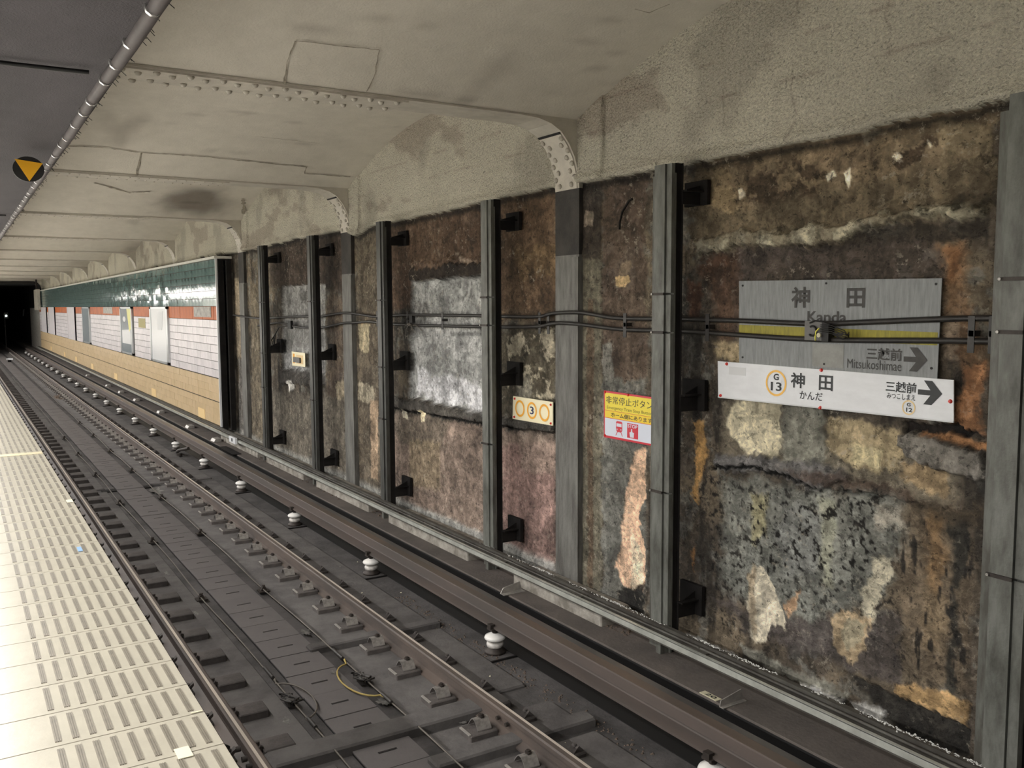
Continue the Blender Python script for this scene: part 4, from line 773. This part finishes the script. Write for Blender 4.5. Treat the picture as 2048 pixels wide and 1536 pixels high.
# number markers
tg = thing('number_plate', (4.01, 3.94, .05), 'small white plate reading 20 lying on the ledge', 'number plate')
MB().box(3.985, 4.035, 4.005, 4.155, .050, .054).build('plate', 'paper', tg)
def ground_text(s, x0, x1, y0, y1, z, mt, parent):
    q = text(s, (0, 1, 0, 1), 0, mt, parent, bold=.02); me = q.data; n = len(me.vertices); co = np.zeros(n * 3); me.vertices.foreach_get('co', co); co = co.reshape(-1, 3)
    L_ = wloc(parent); u = co[:, 1] + L_.y; v = co[:, 2] + L_.z
    me.vertices.foreach_set('co', np.stack([x0 + (x1 - x0) * v - L_.x, y0 + (y1 - y0) * u - L_.y, np.full(n, z - L_.z)], -1).ravel()); me.update()
ground_text('20', 3.994, 4.028, 4.12, 4.03, .0548, 'ink', tg)
br = MB().prism([(3.945, .052), (3.955, .092), (4.13, .125), (4.15, .052), (3.945, .052)][:4], 3.93, 3.936).box(3.945, 4.15, 3.90, 3.936, .05, .056)
br.build('bent_plate', 'pale_steel', label='thin bent metal plate on the ledge beside the 20 marker', cat='metal plate')
MB().prism([(3.93, .052), (3.96, .10), (4.13, .13), (4.15, .052)], 6.56, 6.568).box(3.93, 4.15, 6.50, 6.568, .05, .056).build('bent_plate', 'pale_steel', label='thin bent metal plate on the ledge between the column and the post', cat='metal plate')
t1 = thing('number_block', (4.03, 15.75, .15), 'small pale square block marked 1 at the channel end below the tiled wall', 'marker')
MB().box(4.03, 4.072, 15.62, 16.02, .18, .285, bev=.004).build('block', 'ledge_pale' if 'ledge_pale' in MT else 'board_white', t1)
flat([(15.85, .205), (15.85, .262), (15.78, .262), (15.78, .205)], 4.028, 'ink', t1, 'numeral', .002)
MB().box(3.90, 4.05, 15.3, 16.3, .05, .06).build('foot_strip', 'soot', t1)
for y in (17.2, 19.4, 22.5, 25.8, 28.4, 31.0, 36.0):
    MB().prism([(3.99, .052), (4.02, .10), (4.12, .11), (4.13, .052)], y - .25, y + .02).build('ledge_bracket', 'pale_steel', label='small pale bracket on the ledge in front of the tiled wall', cat='bracket', group='pale brackets below the tiled wall')
# ---------------------------------------------------------------- tiled wall
TX = 4.25; TY0 = 17.45; TY1 = 58.6
tw = sthing('wall_tiled', (TX, TY0, .27))
MB().box(TX + .012, TX + .06, TY0, TY1, .26, 3.46).build('backing', 'grout', tw)
MB().box(TX - .03, TX + .30, TY0 - .02, TY1, 3.452, 3.50).build('top_rail', 'plat_white', tw)
MB().box(TX - .012, TX + .022, TY0 - .03, TY0 + .012, .26, 3.46).build('end_trim', 'board_white', tw)
MB().box(TX + .03, TX + .13, TY0 - .06, TY0 - .02, .20, 3.44).box(TX + .15, TX + .24, TY0 - .2, TY0 - .12, .20, 3.42).box(TX + .02, TX + .05, TY0 - .09, TY0 - .04, 2.35, 2.60).build('end_frame', 'soot', tw)
TWd = .30
def tile_mesh(nm, mt, hh, gp, ww=TWd): return MB().prism([(0, 0), (.012, 0), (.012, hh - gp), (0, hh - gp)], .0008, ww - .0008).mesh(nm, mt)
rows = []
z = 2.564
for k in range(6): rows.append(('teal_tile', ('teal', 'teal2'), 2.564 + .148 * k, .148))
rows.append(('orange_tile', ('orange_tile',), 2.30, .264))
for k in range(7): rows.append(('grey_tile', ('grey_tile', 'grey_tile2'), 1.192 + .1583 * k, .1583))
for k in range(6): rows.append(('tan_tile', ('tan_tile', 'tan_tile2'), .272 + .1533 * k, .1533 if k % 3 != 2 else .145))
FRM = [(21.95, 24.15), (26.85, 28.92), (36.0, 38.2), (40.8, 43.1), (49.4, 52.1), (53.9, 56.5)]
rr = random.Random(12)
for nm, mts, z0, hh in rows:
    gp = .010 if nm != 'tan_tile' else (.012 if abs(z0 - .272 - .1533 * 2) < .01 or z0 > 1.0 else .002)
    mes = [tile_mesh(nm, q, hh, gp) for q in mts]; far = [MB() for q in mts]
    n = int((TY1 - TY0) / TWd)
    for k in range(n):
        y = TY0 + k * TWd
        if nm in ('orange_tile', 'grey_tile') and any(a < y + .15 < b for a, b in FRM): continue
        j = rr.randrange(len(mts))
        if k < 15: o = inst(mes[j], nm, tw, (rr.uniform(-.0015, .0015), y - TY0, z0 - .27)); o.rotation_euler = (0, rr.uniform(-.006, .006), rr.uniform(-.008, .008))
        else:
            e = rr.uniform(-.002, .002); far[j].prism([(TX + e, z0), (TX + .012, z0), (TX + .012, z0 + hh - gp), (TX - e, z0 + hh - gp)], y + .0008, y + TWd - .0008)
    for j, f in enumerate(far):
        if f.v: f.build(nm, mts[j], tw, kind='stuff')
# frames and boards on the tiled wall
def pframe(y0, y1, label, kind):
    z0, z1 = 1.205, 2.55
    t = thing('poster_frame' if kind < 3 else 'plain_pilaster', (TX, (y0 + y1) / 2, z0), label, 'poster frame' if kind < 3 else 'panel')
    if kind < 3:
        w_ = .10; X0 = TX - .045
        bd = MB().box(X0 + .012, TX + .01, y0 + .03, y1 - .03, z0 + .03, z1 - .03).build('board', 'board_white' if kind == 0 else 'board_blue', t)  # the white board carries lamp reflections of its glass in its colour
        fm = MB(); fm.box(X0, TX + .01, y0, y0 + w_ * 1.6, z0, z1); fm.box(X0, TX + .01, y1 - w_ * 1.6, y1, z0, z1); fm.box(X0, TX + .01, y0, y1, z0, z0 + .05); fm.box(X0, TX + .01, y0, y1, z1 - .05, z1); fm.build('frame', 'aluminium', t)
        if kind == 1:  # colour areas: poster print, mostly reflections painted on the board
            flat([(y1 - .3, 1.50), (y1 - .3, 1.88), (y0 + .25, 1.92), (y0 + .25, 1.50)], X0 + .008, 'board_white', bd, 'white_print_reflection', .003)
            flat([(y0 + .85, 2.5), (y0 + .2, 2.5), (y0 + .2, 1.95), (y0 + .5, 1.85)], X0 + .007, 'board_yellow', bd, 'yellow_print_reflection', .003)
            ring(y1 - .75, 2.2, .25, .08, 0, X0 + .009, 'board_white', bd, 'round_print_reflection', 16, True)
        if kind == 0: flat([(y0 + .5, 2.45), (y0 + 1.25, 2.45), (y0 + 1.25, 2.0), (y0 + .7, 2.0)][::-1], X0 + .008, 'sign_ghost', bd, 'grey_print', .003)
    else:
        MB().box(TX - .05, TX - .001, y0 - .2, y1 + .2, z0 - .01, z1).box(TX - .06, TX - .001, y0 - .2, y0, z0, z1).box(TX - .06, TX - .001, y1, y1 + .2, z0, z1).build('panel', 'grey_tile', t)
pframe(21.95, 24.15, 'bright blank silver framed poster board, nearest to the camera on the tiled wall', 0)
pframe(26.85, 28.92, 'silver poster frame with white and yellow prints and painted reflections, second on the tiled wall', 1)
pframe(36.0, 38.2, 'narrow looking silver frame with an empty blue grey board, third on the tiled wall', 2)
pframe(40.8, 43.1, 'plain grey panel beyond the third poster frame', 3)
pframe(49.4, 52.1, 'plain grey panel, second from the dark tunnel', 3)
pframe(53.9, 56.5, 'plain grey panel nearest to the dark tunnel', 3)
for i, (y, zz) in enumerate(((18.72, .21), (23.9, .22), (30.2, .22), (35.8, .22), (40.9, .24), (45.4, .24), (52.0, .26))):
    MB().box(TX - .006, TX + .004, y, y + .58, zz + .06, zz + .26).build('pale_plate', 'cream_patch', label='pale cream plate low on the tan tiles' + [', nearest to the wall end', ', second from the wall end', ', third from the wall end', ', one of the far small ones'][min(i, 3)], cat='plate', group='cream plates at the foot of the tiled wall')
MB().box(TX - .012, TX + .004, 17.9, 19.35, 2.345, 2.55).build('faded_sign', 'faded_print', label='worn sign remnant on the orange band at the near end of the tiles', cat='sign')
MB().box(TX - .008, TX + .004, 30.6, 32.6, 2.34, 2.55).build('faded_sign', 'faded_print', label='worn sign remnant on the orange band beyond the second poster frame', cat='sign')
MB().box(TX - .006, TX + .004, 25.0, 26.0, 2.0, 2.25).build('stain_plate', 'mustard', label='mustard coloured notice between the first two poster frames', cat='notice')
hp = thing('hanging_panel', (4.15, 59.2, 2.4), 'pale narrow panel hanging from the roof at the tunnel mouth', 'panel')
MB().box(4.05, 4.20, 56.9, 59.25, 2.40, 3.55).build('board', 'beam_paint', hp); MB().box(4.08, 4.16, 57.9, 58.2, 3.5, 4.12).build('hanger', 'iron', hp)
MB().box(4.25, 4.5, TY1, 66, -.1, 2.5).build('wall_tunnel', 'faded_print', kind='structure')
# ---------------------------------------------------------------- dark running tunnel
MB().box(-4.2, -.2, 61.0, 61.4, -.4, 4.3).box(4.5, 4.9, 61.0, 120, -.4, 4.3).box(-.6, -.2, 61, 120, -.4, 4.3).build('wall_far', 'dark_wall', kind='structure')
MB().box(-.6, 4.9, 59.7, 120, 3.9, 4.3).build('ceiling', 'dark_wall', kind='structure')
MB().box(-.6, 4.9, 118, 118.4, -.4, 4.3).build('wall_end', 'dark_wall', kind='structure')
sgn = thing('tunnel_signal', (2.5, 57.6, 1.9), 'small bright white signal lamp glowing in the dark tunnel mouth', 'lamp')
sgn.location = (2.35, 64, 2.0)
MB().cyl((2.80, 64.1, 2.03), .05, -.03, 'y', 12).build('lens', 'signal_glow', sgn)
MB().box(2.68, 2.92, 64.1, 64.3, 1.85, 2.25).box(2.70, 2.75, 64.15, 64.25, -.17, 1.9).build('housing', 'soot', sgn)
mr = thing('tunnel_glare_plate', (4.15, 69, 2.0), 'added slanting pale plate standing in for a glare inside the tunnel mouth', 'glare')  # white plate added to stand in for a bright reflection
MB().prism([(70.3, 2.42), (71.3, 2.40), (72.2, 1.95), (71.2, 1.93)], 4.16, 4.18, ax='x').build('plate', 'board_white', mr)
MB().box(4.18, 4.52, 71.0, 71.3, 2.1, 2.2).build('added_arm', 'soot', mr)
wb = thing('track_marker', (2.28, 51, -.15), 'small white bar standing on the track bed far away near the tunnel', 'marker')
MB().box(2.13, 2.42, 51.0, 51.2, -.04, .03).build('bar', 'board_white', wb); MB().box(2.2, 2.35, 51.05, 51.15, -.15, -.04).build('stand', 'soot', wb)
rd = rubble('rubbish_heap', 'little reddish heap of rubbish on the track bed far down the line', 2.48, 2.70, 29.3, 30.6, -.15, 40, .07)
# ---------------------------------------------------------------- platform
pf = sthing('floor', (0, 0, 1.0))
EX = .748
MB().box(-4.2, EX - .012, -8, YE, .55, .992).build('platform_slab', 'joint', pf)
MB().box(-4.2, .60, -8, YE, .30, .56).box(.52, .60, -8, YE, -.4, .56).build('platform_face', 'soot', pf)
tmb = MB()
TL = .3
tmb.box(-1.20, 0, .0032, TL - .0032, -.012, 0, bev=.0006)
for k in range(9):
    x = -.043 - .0575 * k
    for q in (-1, 0, 1): tmb.box(x - .0024 + q * .0078, x + .0024 + q * .0078, .032, TL - .032, 0, .0032, 1)
    tmb.box(x - .0112, x + .0112, .030, TL - .030, -.0002, .0006, 1)
tm = tmb.mesh('tactile_tile', ['tactile', 'tactile_bar'])
y = 3.186 - .3 * 18; k = 0
while y < YE - .3:
    inst(tm, 'tactile_tile', pf, (EX, y, .0)); y += TL; k += 1
pm_ = MB().box(-.598, -.002, .0015, .5985, -.012, 0, bev=.0015).mesh('floor_tile', 'plat_white')
for i in range(14):
    for j in range(5): inst(pm_, 'floor_tile', pf, (EX - 1.202 - .6 * j, -2.2 + .6 * i, 0))
MB().box(-4.2, EX - 1.204, 6.2, YE, .985, .9995).build('far_paving', 'plat_white', pf)
MB().box(-.1, EX - .006, 10.74, 10.90, 1.0, 1.004).build('joint_cover_strip', 'strip_yellow', label='pale yellow cover strip across the platform edge tiles', cat='floor strip')
MB().box(.584, .634, 3.147, 3.228, 1.003, 1.005).build('paper_scrap', 'paper', label='square of cream tape stuck on the platform edge tiles near the camera', cat='tape')
MB().box(.606, .632, 6.26, 6.38, 1.003, 1.005).build('blue_sticker', 'sky_blue', label='small light blue sticker on the platform edge tiles', cat='sticker')
MB().box(.70, .742, 3.488, 3.496, 1.003, 1.0045).build('tape_chip', 'paper', label='tiny white chip of tape on the very edge of the platform', cat='tape')
MB().box(.70, .746, 7.9, 8.02, 1.003, 1.0045).build('tape_chip', 'paper', label='white tape mark on the platform edge beyond the blue sticker', cat='tape')
# ---------------------------------------------------------------- netting under the platform ceiling
NX = .462; NZ = 3.30
nt_ = thing('dust_netting', (NX, 5, NZ), 'dark dusty mesh netting stretched under the platform ceiling', 'netting')
seams = [-7.5, -2.0, 3.15, 8.3, 10.9, 16.2, 21.5, 27, 32, 37, 42, 47, 52, 57, 60]
for a, b in zip(seams[:-1], seams[1:]):
    ny = 40; nx = 26
    ys = np.linspace(a, b, ny); xs = np.linspace(-4.1, NX, nx)
    Y, X = np.meshgrid(ys, xs, indexing='ij'); u = (Y - a) / (b - a)
    Z = NZ + .012 - .030 * np.sin(np.pi * u) ** .5 * (1 - .5 * ss(NX - .3, NX, X)) + .02 * fbm(Y * .5, X * 2, 1.5, 77)
    P = np.stack([X, Y, Z], -1)
    o = grid_obj('net_sheet', P[:, ::-1] - np.array([NX, 5, NZ]), np.ones(P.shape) * .1, 'net', kind=None, parent=nt_)
MB().tube([(NX, y, NZ - .004 + .004 * math.sin(y * 4)) for y in np.arange(-7, 60, .25)], .020, 8).build('hem', 'net_hem', nt_)
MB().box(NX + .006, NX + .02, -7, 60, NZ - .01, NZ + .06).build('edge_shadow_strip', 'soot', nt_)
cl_me = MB().cyl((-.004, 0, 0), .0225, .014, 'y', 10).mesh('hem_clip', 'shiny_clip')
y = 1.9
k = 0
while y < 16: inst(cl_me, 'hem_clip', nt_, (0, y - 5 + .04 * math.sin(k * 2.3), -.004)); y += .27; k += 1
fz = MB(); r = random.Random(8)
for i in range(160):
    y = r.uniform(1.5, 14); l_ = r.uniform(.01, .03); fz.tube([(NX + .018, y, NZ), (NX + .02 + l_ * .6, y + r.uniform(-.01, .01), NZ - l_ * .6)], .0012, 3)
fz.build('frayed_threads', 'soot', nt_, kind='stuff')
for s_ in seams[2:8]: MB().tube([(x, s_ + .006 * math.sin(x * 9), NZ - .008) for x in np.arange(-2, NX, .1)], .007, 6).build('seam', 'black', nt_)
MB().box(-4.2, NX - .02, -8, YE, NZ + .05, 4.2).build('ceiling', 'soot', kind='structure')
tri = thing('triangle_marker', (.40, 5.3, 3.26), 'yellow triangle on a black disc hanging from the netting edge', 'marker')
def disc():
    cx_, cy_, cz_ = 0.335, 4.819, 3.205
    n = 28; a = [(cx_ + .066 * math.cos(2 * math.pi * i / n), cy_ , cz_ + .058 * math.sin(2 * math.pi * i / n)) for i in range(n)]
    b = [(v[0], v[1] + .012, v[2]) for v in a]
    MB().add(a + b, [tuple(range(n)), tuple(range(2 * n - 1, n - 1, -1))] + [(i, n + i, n + (i + 1) % n, (i + 1) % n) for i in range(n)]).build('disc', 'black', tri)
    P = [(cx_ - .056, cy_ - .002, cz_ + .042), (cx_ + .060, cy_ - .002, cz_ + .030), (cx_ + .001, cy_ - .002, cz_ - .056)]
    MB().add(P + [(p[0], p[1] + .0015, p[2]) for p in P], [(0, 2, 1), (3, 4, 5), (0, 1, 4, 3), (1, 2, 5, 4), (2, 0, 3, 5)]).build('triangle', 'tri_yellow', tri)
disc()
# ---------------------------------------------------------------- platform wall, lamps (outside the frame)
MB().box(-4.5, -4.2, -8, YE, .5, 4.3).build('wall_left', 'plat_white', kind='structure')
MB().box(-4.5, 5.0, -8.3, -8, -.4, 4.8).build('wall_back', 'dark_wall', kind='structure')
for xx in LAMP_X:
    l0 = None
    for yy in range(-6, 58, 4):
        if l0 is None:
            l0 = thing('fluorescent_lamp', (xx, yy + 2, 3.14), 'long white fluorescent fitting under the platform ceiling', 'lamp', 'fluorescent fittings above the platform')
            MB().box(xx - .10, xx + .10, yy + .15, yy + 3.85, 3.16, 3.22).build('housing', 'board_white', l0)
            MB().cyl((xx, yy + .2, 3.150), .010, 3.6, 'y', 8).build('tube', 'lamp_glow', l0)
        else: dup(l0, (xx, yy + 2, 3.14))
